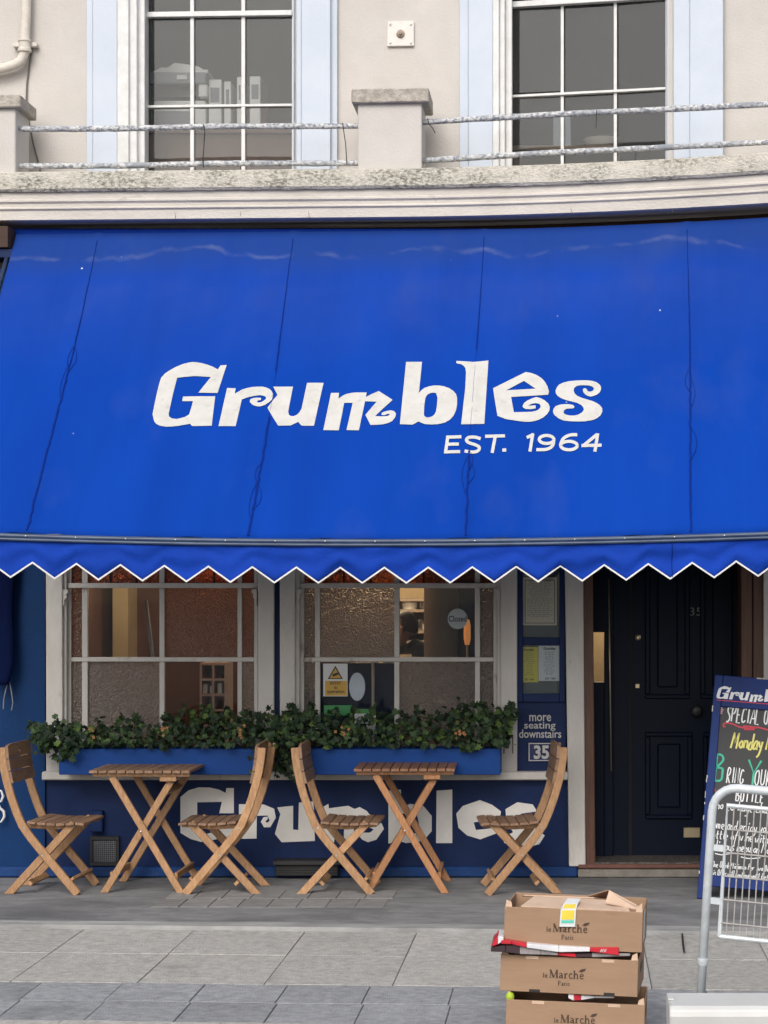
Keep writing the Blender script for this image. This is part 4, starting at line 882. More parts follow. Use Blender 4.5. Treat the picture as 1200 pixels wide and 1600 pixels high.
def ivy_plant(label, spots, n_part, n_rest, anchor):
    t = thing('ivy_plant', label, 'plant', anchor, 'ivy in the window boxes')
    for k in range(26):
        p = spots(True); q = Vector((p.x + random.uniform(-.1, .1), -.18, anchor[2] - .02)); obj('stem', MB().tube([q, q.lerp(p, .5) + Vector((0, 0, .05)), p], .003, 4), 'stem', t)
    def one(front):
        p = spots(front); nr = Vector((random.gauss(0, .55), -1 + random.gauss(0, .35) if front else random.gauss(-.3, .8), .55 + random.gauss(0, .45)))
        r = random.random(); mk = 'leaf_dark' if r < .55 else ('leaf_mid' if r < .92 else 'leaf_light')
        return leaf_matrix(p, nr, random.uniform(.024, .044)), mk
    for k in range(n_part):
        M, mk = one(True); o = bpy.data.objects.new('leaf', LMS[mk, random.randrange(6)]); col.objects.link(o); o.matrix_basis = M; attach(o, t)
    b = MB()
    for k in range(n_rest):
        M, mk = one(False); me = LM[random.randrange(6)]
        b.add([M @ v.co for v in me.vertices], [tuple(p.vertices) for p in me.polygons], {'leaf_dark': 0, 'leaf_mid': 1, 'leaf_light': 2}[mk])
    o = obj('foliage', b, ['leaf_dark', 'leaf_mid', 'leaf_light'], t, fix=False); o['kind'] = 'stuff'
    return t
def spots_from(contour, bottom, hang):
    """contour: (px, top py) pairs of the mass; bottom py; hang: list of (px, spread, py0, py1)"""
    def f(front):
        if random.random() < hang[0]:
            px, sp, y0, y1 = random.choice(hang[1]); py = random.uniform(y0, y1); px = random.gauss(px, sp)
            return P(px, py, -.31 + random.uniform(-.03, .04) + (0 if px < 92 or 402 < px < 470 or px > 782 else -.0) + (.12 if px < 92 or px > 782 or 402 < px < 470 else 0))
        while True:
            i = random.randrange(len(contour) - 1); (xa, ya), (xb, yb) = contour[i], contour[i + 1]
            t = random.random(); px = xa + (xb - xa) * t; top = ya + (yb - ya) * t + 7 * math.sin(px * .19) + 4 * math.sin(px * .47 + 1) + (random.uniform(-10, 0) if random.random() < .08 else 0)
            py = random.uniform(top, bottom) if not front else top + (bottom - top) * random.random() ** .85
            k = (py - top) / (bottom - top)
            Yf = -.20 - .13 * k ** .6
            Y = Yf + (random.uniform(-.02, .02) if front else random.uniform(0, .16))
            return P(px, py, Y)
    return f
ivy_plant('dark green ivy spilling from the left window box', spots_from([(60, 1140), (95, 1128), (130, 1135), (165, 1130), (205, 1118), (240, 1128), (280, 1112), (310, 1102), (335, 1112), (365, 1118), (400, 1108), (430, 1118)], 1166, (.16, [(75, 14, 1130, 1178), (60, 8, 1128, 1160), (100, 8, 1165, 1186), (418, 16, 1150, 1210), (410, 14, 1130, 1180)])), 290, 1000, (P(245, 0, -.18).x, -.18, P(0, 1172, -.18).z))
ivy_plant('dark green ivy spilling from the right window box', spots_from([(430, 1118), (465, 1106), (500, 1110), (540, 1116), (580, 1112), (620, 1116), (660, 1110), (705, 1104), (745, 1098), (775, 1112), (795, 1125)], 1166, (.14, [(448, 16, 1150, 1218), (455, 12, 1170, 1200), (790, 7, 1105, 1165), (797, 4, 1102, 1120), (735, 6, 1165, 1172)])), 290, 1000, (P(625, 0, -.18).x, -.18, P(0, 1172, -.18).z))
for px, py, lab in ((139, 1142, 'small orange flowering plant nearest the left end of the left window box'), (253, 1141, 'small orange flowering plant in the middle of the left window box'), (374, 1146, 'small orange flowering plant near the right end of the left window box'),
                    (536, 1144, 'small orange flowering plant near the left end of the right window box'), (718, 1144, 'small orange flowering plant near the right end of the right window box')):
    c = P(px, py, -.34); t = thing('flowering_plant', lab, 'flower', (c.x, -.2, P(0, 1172, -.2).z), 'orange flowers among the ivy')
    st = MB(); st.tube([(c.x, -.2, P(0, 1172, -.2).z - .02), c + Vector((0, .02, -.02))], .003, 5); obj('stem', st, 'stem', t)
    for k in range(10):
        q = c + Vector((random.gauss(0, .022), random.uniform(-.015, .02), random.gauss(0, .02))); b = MB()
        for a_ in range(4):
            an = a_ * math.pi / 2 + k; u = Vector((math.cos(an), -.5, math.sin(an))); s2 = Vector((-math.sin(an), 0, math.cos(an)))
            b.add([q, q + u * .006 + s2 * .004, q + u * .011, q + u * .006 - s2 * .004], [(0, 1, 2, 3)])
        obj('flower', b, 'flower_orange' if k % 3 else 'leaf_light', t, fix=False)
# ================================================================ notice case, plaque and papers
nc = thing('notice_case', 'navy framed wall case holding menus behind two glazed openings', 'notice case', P(846, 1094, -.03))
def frame(x0, y0, x1, y1, wd, Y, dep): return MB().rect(x0, y0, x1, y0 + wd, Y, dep).rect(x0, y1 - wd, x1, y1, Y, dep).rect(x0, y0 + wd, x0 + wd, y1 - wd, Y, dep).rect(x1 - wd, y0 + wd, x1, y1 - wd, Y, dep)
obj('case_frame', MB().rect(809, 800, 817, 1097, -.035, .03).rect(874, 800, 883, 1097, -.035, .03).rect(817, 996, 874, 1008, -.035, .03).rect(817, 1084, 874, 1097, -.035, .03).rect(817, 800, 874, 846, -.035, .03), 'navy', nc, .003)
obj('backing', MB().rect(817, 846, 874, 996, -.0085, .003).rect(817, 1008, 874, 1084, -.0085, .003), 'case_back', nc)
obj('pane', MB().rect(816, 845, 875, 997, -.025, .003), 'clear_glass', nc); obj('pane', MB().rect(816, 1007, 875, 1085, -.025, .003), 'clear_glass', nc)
def paper(name, lab, x0, y0, x1, y1, Y, m, cat='paper', lines=(), border=False, title=None):
    t = thing(name, lab, cat, P((x0 + x1) / 2, y1, Y))
    obj('sheet', MB().rect(x0, y0, x1, y1, Y, .002), m, t); f = lambda x, y: P(x, y, Y - .001)
    if border: obj('printed_border', MB().rect(x0 + 3, y0 + 4, x1 - 3, y0 + 5, Y - .001, .0008).rect(x0 + 3, y1 - 4, x1 - 3, y1 - 3, Y - .001, .0008).rect(x0 + 3, y0 + 5, x0 + 4, y1 - 4, Y - .001, .0008).rect(x1 - 4, y0 + 5, x1 - 3, y1 - 4, Y - .001, .0008), 'ink', t)
    ls = []
    for y, k in lines:
        x = x0 + 6; 
        wdt = (x1 - x0 - 12); c0 = x0 + 6 + wdt * (1 - k) / 2; c1 = c0 + wdt * k; x = c0
        while x < c1: e = min(c1, x + random.uniform(2, 6)); ls.append([(x, y + random.uniform(-.15, .15)), (e, y)]); x = e + 1.2
    if ls: strokes('printed_lines', ls, .9, f, 'ink_grey', t)
    if title:
        for (tt, bx, bd) in title: lettering(tt, bx, f, 'ink', t, bd)
    return t
paper('menu_sheet', 'cream printed menu with black border in the upper opening of the notice case', 817, 902, 870, 977, -.0135, 'paper_cream', 'menu', [(908 + i * 3.1, random.uniform(.6, 1)) for i in range(19)], True)
paper('menu_sheet', 'yellow menu card in the lower opening of the notice case', 813.5, 1011, 841, 1066, -.0135, 'paper_yellow', 'menu', [(1020 + i * 3.4, random.uniform(.5, 1)) for i in range(11)], False, [('Grumbles', (818, 1013, 834, 1017), .03), ('EST 1964', (820, 1060, 834, 1063.5), .02)])
paper('menu_sheet', 'white menu card in the lower opening of the notice case', 841.5, 1009, 875, 1064, -.0145, 'paper_white', 'menu', [(1019 + i * 3.1, random.uniform(.5, 1)) for i in range(12)], False, [('Grumbles', (849, 1011, 868, 1015.5), .03), ('EST 1964', (852, 1058.5, 868, 1062), .02)])
pq = thing('number_plaque', 'small blue enamel plaque with white number 35, partly behind a chair back', 'house number', P(848, 1190, -.01))
obj('plate', MB().rect(824, 1159, 874, 1191, -.012, .006), 'plaque_blue', pq, .003)
obj('rim', frame(826, 1161, 872, 1189, 1.5, -.0135, .001), 'letter_white', pq)
lettering('35', (834, 1164.5, 858, 1186), lambda x, y: P(x, y, -.0138), 'letter_white', pq, .035, name='number')
# signs in the right window
fW = lambda x, y: P(x, y, .0385)
ws = thing('warning_sign', 'white sticker with yellow warning triangle and words entry in operation', 'sign', P(525, 1088, .04))
obj('sheet', MB().rect(505, 1037, 543, 1088, .0395, .004), 'sign_white', ws); obj('colour_panel', MB().rect(508, 1064, 542, 1087, .039, .0004), 'sign_yellow', ws)
flat('triangle', [[[(524, 1040), (536, 1061), (512, 1061)]]], fW, 'ink', ws); flat('triangle_field', [[[(524, 1044), (533, 1059.5), (515, 1059.5)]]], lambda x, y: P(x, y, .038), 'sign_yellow', ws)
flat('camera_symbol', [[[(518.5, 1054), (527, 1050.5), (530, 1053.5), (521, 1057.5)]]], lambda x, y: P(x, y, .0375), 'ink', ws)
for tt, bx in (('ENTRY', (516, 1065, 533, 1070)), ('in', (522, 1072, 527, 1076.5)), ('operation', (511, 1078, 538, 1084.5))): lettering(tt, bx, lambda x, y: P(x, y, .0383), 'ink', ws, .02)
def disc(cx, cy, rx, ry, n=28): return [(cx + rx * math.cos(2 * math.pi * i / n), cy + ry * math.sin(2 * math.pi * i / n)) for i in range(n)]
def plate(name, loop, Y, dep, m, parent=None):
    a = [P(x, y, Y) for x, y in loop]; return obj(name, MB().sweep([a, [p + Vector((0, dep, 0)) for p in a]], closed=True), m, parent)
tag(plate('oval_sticker', disc(558, 1073, 12.5, 22), .039, .004, 'frosted'), 'pale oval sticker beside the warning sign in the right window', 'sticker')
tag(obj('green_sticker', MB().rect(506, 1102, 550, 1118, .039, .004), 'sign_green'), 'dark green sticker low in the right window, under the warning sign', 'sticker')
gs = thing('hygiene_sticker', 'white sticker with green top edge standing just above the ivy', 'sticker', P(570, 1140, .04))
obj('sheet', MB().rect(554, 1108, 587, 1141, .039, .004), 'sign_white', gs); obj('green_band', MB().rect(554, 1108, 587, 1115, .0385, .0004), 'sign_green', gs)
cs_ = thing('closed_sign', 'round pale sign reading Closed hanging inside the right window', 'sign', P(715, 983, .06))
plate('disc', disc(715, 967, 15.5, 16), .0515, .004, 'sign_white', cs_); lettering('Closed', (701, 962, 729, 971.5), lambda x, y: P(x, y, .0508), 'ink', cs_, .02)
obj('cord', MB().tube([P(715, 951, .054), P(716, 925, .056)], .0012, 4), 'ink_grey', cs_)

# ================================================================ things inside, seen through the glass
XC = lambda px, Y: P(px, 0, Y).x
sh = thing('kitchen_shelves', 'pale kitchen shelves with pots seen through the clear pane of the right window', 'shelves', (XC(655, 4), 4.0, 0))
xa, xb = XC(600, 4), XC(676, 4)
obj('upright', MB().box(xa - .03, xa, 3.9, 4.28, -.05, 2.2), 'interior_cream', sh); obj('upright', MB().box(xb, xb + .03, 3.9, 4.28, -.05, 2.2), 'interior_cream', sh)
for py in (935, 952, 985, 1000, 1022): z = P(0, py, 4).z; obj('shelf', MB().box(xa, xb, 3.9, 4.28, z - .02, z), 'interior_tan', sh)
for i, (px, py, r, h, m) in enumerate(((648, 985, .05, .06, 'steel'), (655, 985, .04, .08, 'steel'), (640, 952, .06, .07, 'office_white'), (664, 952, .05, .05, 'steel'), (668, 985, .045, .05, 'office_white'))):
    z = P(0, py, 4).z; tag(obj('pot', MB().lathe([(r * .9, 0), (r, h * .3), (r, h), (r * 1.08, h), (r * .9, h * .95)], (XC(px, 4), 4.02, z + .001), 'Z', 14), m, smooth='auto'), ['steel pot on the kitchen shelf beside a taller steel pot', 'taller steel pot on the kitchen shelf', 'white bowl on the upper kitchen shelf, left of a steel pan', 'steel pan on the upper kitchen shelf', 'small white pot on the kitchen shelf, right of the steel pots'][i], 'pot', 'pots on the kitchen shelves')
def lamp(name, lab, px, py, Y, r, m, en):
    c = P(px, py, Y); t = thing(name, lab, 'lamp', c)
    obj('globe', MB().lathe([(r * .25, -r), (r * .75, -r * .7), (r, 0), (r * .75, r * .7), (r * .25, r)], c, 'Z', 14), m, t, smooth=True)
    obj('fitting', MB().lathe([(r * .3, r), (r * .3, r * 1.5), (.006, r * 1.6), (.006, max(r * 2, 3.2 - c.z))], c, 'Z', 8), 'brass', t)
lamp('pendant_lamp', 'warm glowing lamp high behind the reddish pane of the left window', 330, 885, .8, .09, 'lamp_amber', 1)
lamp('pendant_lamp', 'yellow glowing lamp behind the clear pane of the left window', 190, 880, 1.5, .08, 'lamp_warm', 1)
lamp('pendant_lamp', 'warm kitchen lamp behind the pale textured pane of the right window', 585, 880, 2.6, .12, 'lamp_warm', 1)
lamp('pendant_lamp', 'warm kitchen lamp above the shelves', 650, 840, 3.3, .12, 'lamp_warm', 1)
tag(obj('broom_handle', MB().tube([P(228, 938, .5), P(238, 1024, .45), P(262, 1290, .40)], .011, 8), 'grey_plastic', smooth=True), 'pale pole leaning behind the clear upper pane of the left window', 'pole')
tag(obj('screen_post', MB().tube([P(583, 1034, .45), P(583, 1290, .45)], .009, 8), 'office_white', smooth=True), 'thin pale post behind the sticker pane of the right window', 'post')
lamp('pendant_lamp', 'hall lamp lighting the yellow wall beside the door', 960, 830, 3.75, .16, 'lamp_warm', 1)
ol = thing('table_lamp', 'orange glowing slim lamp low in the clear pane of the right window', 'lamp', P(730, 1020, 1.3))
c = P(730, 988, 1.3); obj('shade', MB().lathe([(.014, -.08), (.022, -.04), (.022, .04), (.014, .08)], c, 'Z', 12), 'lamp_glow', ol, smooth=True)
obj('base', MB().lathe([(.05, -1.65), (.05, -1.63), (.008, -1.62), (.008, -.085)], c, 'Z', 10), 'brass', ol)
pg = thing('shelf_unit', 'pale pinkish shelf unit behind the lower clear pane of the left window', 'shelves', P(334, 1290, 1.0))  # shelving added in place of the brick street reflected in this pane
xa, xb = XC(312, 1.0), XC(354, 1.0); zt_ = P(0, 1036, 1.0).z
obj('back', MB().box(xa, xb, 1.24, 1.25, -.05, zt_), 'interior_tan', pg)
for x in (xa, (xa + xb) / 2 - .007, xb - .014): obj('upright', MB().box(x, x + .014, 1.0, 1.24, -.05, zt_), 'shelf_pink', pg)
for k in range(8):
    z = zt_ - .014 - k * .095; obj('shelf', MB().box(xa + .0145, xb - .0145, 1.003, 1.239, z, z + .014), 'shelf_pink', pg)
for k, (px_, h_) in enumerate(((319, .06), (330, .05), (342, .065))):
    z = zt_ - .014 - 2 * .095; tag(obj('carton', MB().box(XC(px_, 1) - .014, XC(px_, 1) + .014, 1.03, 1.1, z + .0145, z + .0145 + h_), 'office_white', bevel=.003), ['small white carton at the left of the pinkish shelf unit', 'shortest white carton, middle of the pinkish shelf unit', 'small white carton at the right of the pinkish shelf unit'][k], 'carton', 'cartons on the shelf unit')
# the person behind the glass, leaning over the kitchen counter
def person():
    by = 2.4; bx = XC(627, by) + .18; t = thing('person', 'person in a dark top leaning forward behind the clear pane of the right window', 'person', (bx, by, -.05))
    J = {}; E_ = []; Rr = {}
    def j(n, x, y, z, r): J[n] = (x, y, z); Rr[n] = r
    j('pel', .12, 0, .84, .135); j('waist', .09, 0, .98, .12); j('chest', .01, 0, 1.16, .14); j('neckb', -.08, 0, 1.28, .068); j('neck', -.13, 0, 1.32, .052)
    for s_, k in ((-1, 'n'), (1, 'f')):
        j('sh' + k, -.03, s_ * .17, 1.24, .065); j('el' + k, -.06, s_ * .22, 1.05, .046); j('wr' + k, -.28, s_ * .18, .96, .032)
        j('hip' + k, .10, s_ * .09, .80, .09); j('kn' + k, .06, s_ * .10, .44, .062); j('an' + k, .11, s_ * .10, .09, .042); j('to' + k, -.08, s_ * .11, .035, .035)
        E_ += [('chest', 'sh' + k), ('sh' + k, 'el' + k), ('el' + k, 'wr' + k), ('pel', 'hip' + k), ('hip' + k, 'kn' + k), ('kn' + k, 'an' + k), ('an' + k, 'to' + k)]
    E_ += [('pel', 'waist'), ('waist', 'chest'), ('chest', 'neckb'), ('neckb', 'neck')]
    def skin(name, J, Rr, E_, root, m):
        ks = list(J); me = bpy.data.meshes.new(name); me.from_pydata([(J[k][0] + bx, J[k][1] + by, J[k][2] - .05) for k in ks], [(ks.index(a), ks.index(c)) for a, c in E_], [])
        o = bpy.data.objects.new(name, me); col.objects.link(o); o.modifiers.new('s', 'SKIN')
        for i, k in enumerate(ks): me.skin_vertices[0].data[i].radius = (Rr[k], Rr[k]); me.skin_vertices[0].data[i].use_root = (k == root)
        sb = o.modifiers.new('u', 'SUBSURF'); sb.levels = 2; sb.render_levels = 2
        dg = bpy.context.evaluated_depsgraph_get(); m2 = bpy.data.meshes.new_from_object(o.evaluated_get(dg)); bpy.data.objects.remove(o)
        m2.materials.clear(); m2.materials.append(MATS[m]); o2 = bpy.data.objects.new(name, m2); col.objects.link(o2)
        for p in m2.polygons: p.use_smooth = True
        return o2
    o = skin('body', J, Rr, E_, 'pel', 'shirt'); attach(o, t)
    # head with nose, chin, ears; hair cap
    hc = Vector((bx - .18, by, 1.35)); b = MB(); n, mm = 20, 14
    def hp(th, ph):
        x = -math.sin(ph) * math.cos(th) * .098; y = math.sin(ph) * math.sin(th) * .075; z = math.cos(ph) * .118
        f = max(0, math.cos(th)) * math.sin(ph)
        if z < -.02: x *= 1 - .25 * (1 - f); y *= .86
        if abs(th) < .35 and -.05 < z < .03: x -= .022 * (1 - abs(th) / .35) * (1 - abs(z + .01) / .06)
        return Vector((x, y, z))
    for i in range(mm + 1):
        for k in range(n): b.v.append(tuple(hc + Matrix.Rotation(.35, 3, 'Y') @ hp((k / n * 2 * math.pi + math.pi) % (2 * math.pi) - math.pi, math.pi * (.02 + .96 * i / mm))))
    for i in range(mm):
        for k in range(n): b.f.append((i * n + k, i * n + (k + 1) % n, (i + 1) * n + (k + 1) % n, (i + 1) * n + k)); b.mi.append(0)
    obj('head', b, 'skin', t, smooth=True)
    b = MB(); h0 = hc + Vector((.012, 0, .012))
    for i in range(8):
        for k in range(n):
            th = 2 * math.pi * k / n; ph = (math.pi * (.02 + .50 * i / 7)) * (1.0 if math.cos(th) < .2 else .62); b.v.append(tuple(h0 + Matrix.Rotation(.35, 3, 'Y') @ Vector((-math.sin(ph) * math.cos(th) * .105, math.sin(ph) * math.sin(th) * .083, math.cos(ph) * .122))))
    for i in range(7):
        for k in range(n): b.f.append((i * n + k, i * n + (k + 1) % n, (i + 1) * n + (k + 1) % n, (i + 1) * n + k)); b.mi.append(0)
    obj('hair', b, 'hair', t, smooth=True)
    for s_ in (-1, 1): obj('ear', MB().lathe([(.004, -.03), (.014, -.015), (.018, .01), (.008, .03)], hc + Vector((.01, s_ * .078, 0)), 'Z', 8), 'skin', t, smooth=True)
    # hands with five fingers resting on the counter
    for s_ in (-1, 1):
        Jh = {'w': (-.28, s_ * .18, .96), 'p': (-.35, s_ * .175, .945)}; Rh = {'w': .03, 'p': .036}; Eh = [('w', 'p')]
        for q in range(5):
            if q == 4: a1, a2 = (-.335, s_ * .135, .945), (-.365, s_ * .115, .935)
            else: a1 = (-.395, s_ * .175 + (q - 1.5) * .021, .948); a2 = (-.43 + abs(q - 1.5) * .008, s_ * .175 + (q - 1.5) * .024, .93)
            Jh['a%d' % q] = a1; Jh['b%d' % q] = a2; Rh['a%d' % q] = .010; Rh['b%d' % q] = .008; Eh += [('p', 'a%d' % q), ('a%d' % q, 'b%d' % q)]
        attach(skin('hand', Jh, Rh, Eh, 'p', 'skin'), t)
    ct = thing('counter', 'dim counter in front of the leaning person inside the right window', 'counter', (bx - .55, by, -.05))
    obj('worktop', MB().box(bx - 1.0, bx - .25, by - .4, by + .4, .82, .86), 'interior_tan', ct, .004); obj('cabinet', MB().box(bx - .97, bx - .30, by - .37, by + .37, -.05, .82), 'interior_brown', ct, .004)
person()
# upstairs office: desk, printer, paper heap, files
q0 = U(340, 200, WO + .32); Yd = q0.y
dsk = thing('office_desk', 'brown desk standing behind the upper left window', 'desk', (q0.x, Yd + .3, P(0, 330, 0).z))
zd = P(0, 200, Yd).z
obj('desk_top', MB().box(XC(190, Yd), XC(500, Yd), Yd, Yd + .7, zd - .03, zd), 'office_brown', dsk, .003); obj('modesty_panel', MB().box(XC(195, Yd), XC(495, Yd), Yd + .03, Yd + .05, P(0, 330, 0).z, zd - .0305), 'office_brown', dsk)
def obx(x0, y0, x1, y1, dY, dep): a, c = P(x0, y1, Yd + dY), P(x1, y0, Yd + dY); return MB().box(a.x, c.x, Yd + dY, Yd + dY + dep, a.z, c.z)
pr = thing('printer', 'grey and white office printer on the desk behind the upper left window', 'printer', (XC(270, Yd), Yd + .3, zd))
zs = zd + .001
obj('body', MB().box(XC(236, Yd), XC(318, Yd), Yd + .08, Yd + .45, zs, P(0, 152, Yd).z), 'office_white', pr, .012, seg=2); obj('paper_tray', MB().box(XC(240, Yd), XC(298, Yd), Yd + .055, Yd + .0795, zs + .01, P(0, 170, Yd).z), 'grey_plastic', pr, .004)
obj('scanner', obx(232, 112, 322, 131, .06, .4), 'grey_plastic', pr, .012, seg=2); obj('display', obx(276, 117, 292, 124, .052, .0075), 'sign_white', pr); obj('gap', obx(240, 131.5, 312, 151.5, .12, .3), 'black_plastic', pr); obj('corner_post', obx(310, 131.5, 324, 151.5, .07, .06), 'office_white', pr, .006)
b = MB(); rr = random.Random(3); zt = P(0, 112, Yd + .06).z
rings = []
for i in range(14):
    x = XC(234 + 86 * i / 13, Yd); h = .045 * math.sin(math.pi * (i + .6) / 14.2) + rr.uniform(0, .02); rings.append([(x, Yd + .1, zt + .001), (x, Yd + .1, zt + h), (x, Yd + .36, zt + h + rr.uniform(-.01, .02)), (x, Yd + .36, zt + .001)])
tag(obj('paper_heap', b.sweep(rings, closed=True), 'office_white'), 'crumpled heap of papers lying on top of the printer', 'papers')
for i, (x0, x1, y0) in enumerate(((326, 346, 124), (350, 361, 127), (370, 379, 120), (390, 407, 119))):
    z1 = P(0, y0, Yd + .12).z
    t = thing('lever_file', ('white lever arch file next to the printer', 'thin white file, second from the printer', 'thin white file, third from the printer', 'white lever arch file farthest from the printer')[i], 'file', (XC((x0 + x1) / 2, Yd + .12), Yd + .2, zs), 'files on the office desk')
    obj('cover', MB().box(XC(x0, Yd + .12), XC(x1, Yd + .12), Yd + .12, Yd + .40, zs, z1), 'office_white', t, .004)
    obj('spine_label', MB().box(XC(x0 + 3, Yd + .12), XC(x1 - 3, Yd + .12), Yd + .1185, Yd + .1195, z1 - .14, z1 - .05), 'grey_plastic', t)
tag(obj('red_folder', MB().box(XC(412, Yd), XC(438, Yd), Yd + .12, Yd + .36, zs, zs + .035), 'mag_red', bevel=.004), 'red folder lying flat on the desk at the right of the upper left window', 'folder')
q1 = U(920, 200, WO + .34); Y2 = q1.y
tb = thing('side_table', 'pale table top low behind the upper right window', 'table', (q1.x, Y2 + .5, P(0, 330, 0).z))
z2 = P(0, 227, Y2 + .5).z; obj('table_top', MB().box(XC(800, Y2 + .5), XC(965, Y2 + .5), Y2 + .5, Y2 + 1.0, z2 - .03, z2), 'interior_tan', tb, .003)
for x in (802, 958): obj('leg', MB().box(XC(x, Y2 + .5), XC(x, Y2 + .5) + .04, Y2 + .55, Y2 + .59, P(0, 330, 0).z, z2 - .0305), 'interior_tan', tb)
tag(obj('bowl', MB().lathe([(.04, 0), (.10, .03), (.13, .07), (.125, .07), (.09, .035)], (XC(943, Y2 + .65), Y2 + .68, z2 + .001), 'Z', 18), 'office_white', smooth='auto'), 'white bowl on the table behind the upper right window', 'bowl')
mo = thing('monitor', 'dim computer monitor standing on the table behind the upper right window', 'monitor', (XC(878, Y2 + .8), Y2 + .8, z2))
obj('screen', MB().box(XC(864, Y2 + .8), XC(892, Y2 + .8), Y2 + .8, Y2 + .83, z2 + .05, z2 + .26), 'frosted', mo, .004); obj('stand', MB().box(XC(873, Y2 + .8), XC(883, Y2 + .8), Y2 + .78, Y2 + .86, z2 + .001, z2 + .0495), 'black_plastic', mo)

# ================================================================ dark cloth bundle hung on the blue wall
b = MB(); rings = []
for i in range(24):
    t = i / 23; py = 820 + 250 * t; wd = (17 + 2 * math.sin(t * 9)) * (1 if t < .88 else 1 - (t - .88) * 3.2); dp = .045
    ring = []
    for k in range(14):
        an = 2 * math.pi * k / 14; rr_ = 1 + .18 * math.sin(3 * an + t * 4)
        ring.append(P(4 + wd * math.cos(an) * rr_, py, -.10) + Vector((0, dp * math.sin(an) * rr_ * (1 if t < .88 else .8), 0)))
    rings.append(ring)
cb = thing('cloth_bundle', 'dark navy cloth bundle hanging with a looped cord on the blue wall', 'cloth', P(4, 1070, -.1))
obj('cloth', b.sweep(rings, closed=True), 'navy_cloth', cb, smooth=True)
obj('cord', MB().tube([P(x, y, -.10) for x, y in ((14, 1062), (9, 1078), (6, 1092), (5, 1108))], .003, 6), 'grey_plastic', cb); obj('cord', MB().tube([P(x, y, -.10) for x, y in ((14, 1062), (18, 1082), (20, 1098), (18, 1110))], .003, 6), 'grey_plastic', cb)

# single-stroke handwriting: two digits per point, x then y; y 3 is the baseline, 6 the top of small letters, 9 the top of capitals
SF = dict(a='46 26 14 13 33 44|46 43 53', b='19 13|15 36 45 44 33 13', c='46 26 14 13 33 43', d='49 43|45 26 14 13 33 43', e='14 45 36 16 14 23 43', f='49 38 23 20|16 46', g='46 26 14 23 44|46 41 30 10', h='19 13|15 36 45 43', i='26 23|28 27', j='36 31 20 10|38 37', k='19 13|46 14 43', l='29 24 33', m='16 13|15 26 35 33|35 46 55 53', n='16 13|15 36 45 43', o='36 15 14 33 44 45 36', p='16 10|15 36 45 33 13', r='16 13|14 36 46', s='46 26 15 44 33 13', t='28 24 33 43|16 46', u='16 14 33 44|46 43 53', v='16 33 46', w='06 13 25 33 46', y='16 24 34|46 31 10',
  A='13 39 53|25 45', B='19 13|19 39 48 37 16|16 46 45 43 13', C='48 29 16 14 23 44', D='19 13 33 45 47 39 19', E='49 19 13 43|16 36', F='49 19 13|16 36', G='48 29 16 14 23 44 45 35', I='29 23', L='19 13 43', M='03 19 35 59 53', N='13 19 43 49', O='39 18 14 33 44 48 39', P='13 19 39 48 36 16', R='13 19 39 48 36 16 43', S='48 29 17 45 33 13', T='19 59|39 33', U='19 14 23 33 44 49', W='09 13 26 43 59', Y='19 36 59|36 33')
SHARP = set('AEFILMNTWYkvw')
def hand(body, box, wd, fn, m, slant=.2, gap=5.0):
    x0, y0, x1, y1 = box; lines = []; pen = 0.0
    for chx in body:
        if chx == ' ': pen += 3.0; continue
        dy = random.uniform(-.25, .25); sc_ = random.uniform(.93, 1.07)
        for st_ in SF[chx].split('|'):
            pts = [Vector((int(q[0]), int(q[1]))) for q in st_.split()]
            for _ in range(0 if chx in SHARP else 2):
                if len(pts) > 2: pts = [pts[0]] + [r_ for a_, c_ in zip(pts, pts[1:]) for r_ in (a_.lerp(c_, .25), a_.lerp(c_, .75))] + [pts[-1]]
            lines.append([(pen + (p.x - 1) * sc_ + (p.y - 3) * slant, p.y + dy) for p in pts])
        pen += {'m': 6, 'w': 5.4, 'M': 6.4, 'W': 6.2, 'i': 2.8, 'l': 3.2, 'I': 3, 'T': 5.6, 'Y': 5.6}.get(chx, gap)
    k = (x1 - x0) / pen
    return strokes('lettering', [[(x0 + x * k, y1 - (y - 3) / 6 * (y1 - y0)) for x, y in l] for l in lines], wd, fn, m, None)
# ================================================================ pavement sign
AB = thing('pavement_sign', 'blue framed chalkboard A-board lettered with a special offer beside the doorway', 'sign')
AB.location = gnd(1089, 1404); AB.rotation_euler = (0, R(4.2), R(-6))
H_, W_, TL = 1.20, .66, .24                                # board height, width, lean-back at the top
def ab(u, v, n=0.0):                                       # u across (m), v up the board (m), n out of the face
    s_ = TL / H_; c = math.sqrt(1 - s_ * s_); return Vector((u, s_ * v - c * n, c * v + s_ * n))
def abox(u0, u1, v0, v1, n0, n1): return MB().hexa([ab(u0, v0, n1), ab(u1, v0, n1), ab(u1, v0, n0), ab(u0, v0, n0), ab(u0, v1, n1), ab(u1, v1, n1), ab(u1, v1, n0), ab(u0, v1, n0)])
lpart('board', abox(.045, W_ - .045, .12, 1.10, -.008, .004), 'chalkboard', AB)
lpart('frame_stile', abox(0, .045, 0, 1.20, -.02, .02), 'board_blue', AB, .003); lpart('frame_stile', abox(W_ - .045, W_, 0, 1.20, -.02, .02), 'board_blue', AB, .003)
lpart('frame_rail', abox(.0455, W_ - .0455, 1.03, 1.20, -.018, .0185), 'board_blue', AB, .003); lpart('frame_rail', abox(.0455, W_ - .0455, .07, .13, -.018, .0185), 'board_blue', AB, .003)
def rear(u, v, n=0.0): s_ = TL / H_; c = math.sqrt(1 - s_ * s_); return Vector((u, 2 * TL + .03 - s_ * v + c * n, c * v + s_ * n))
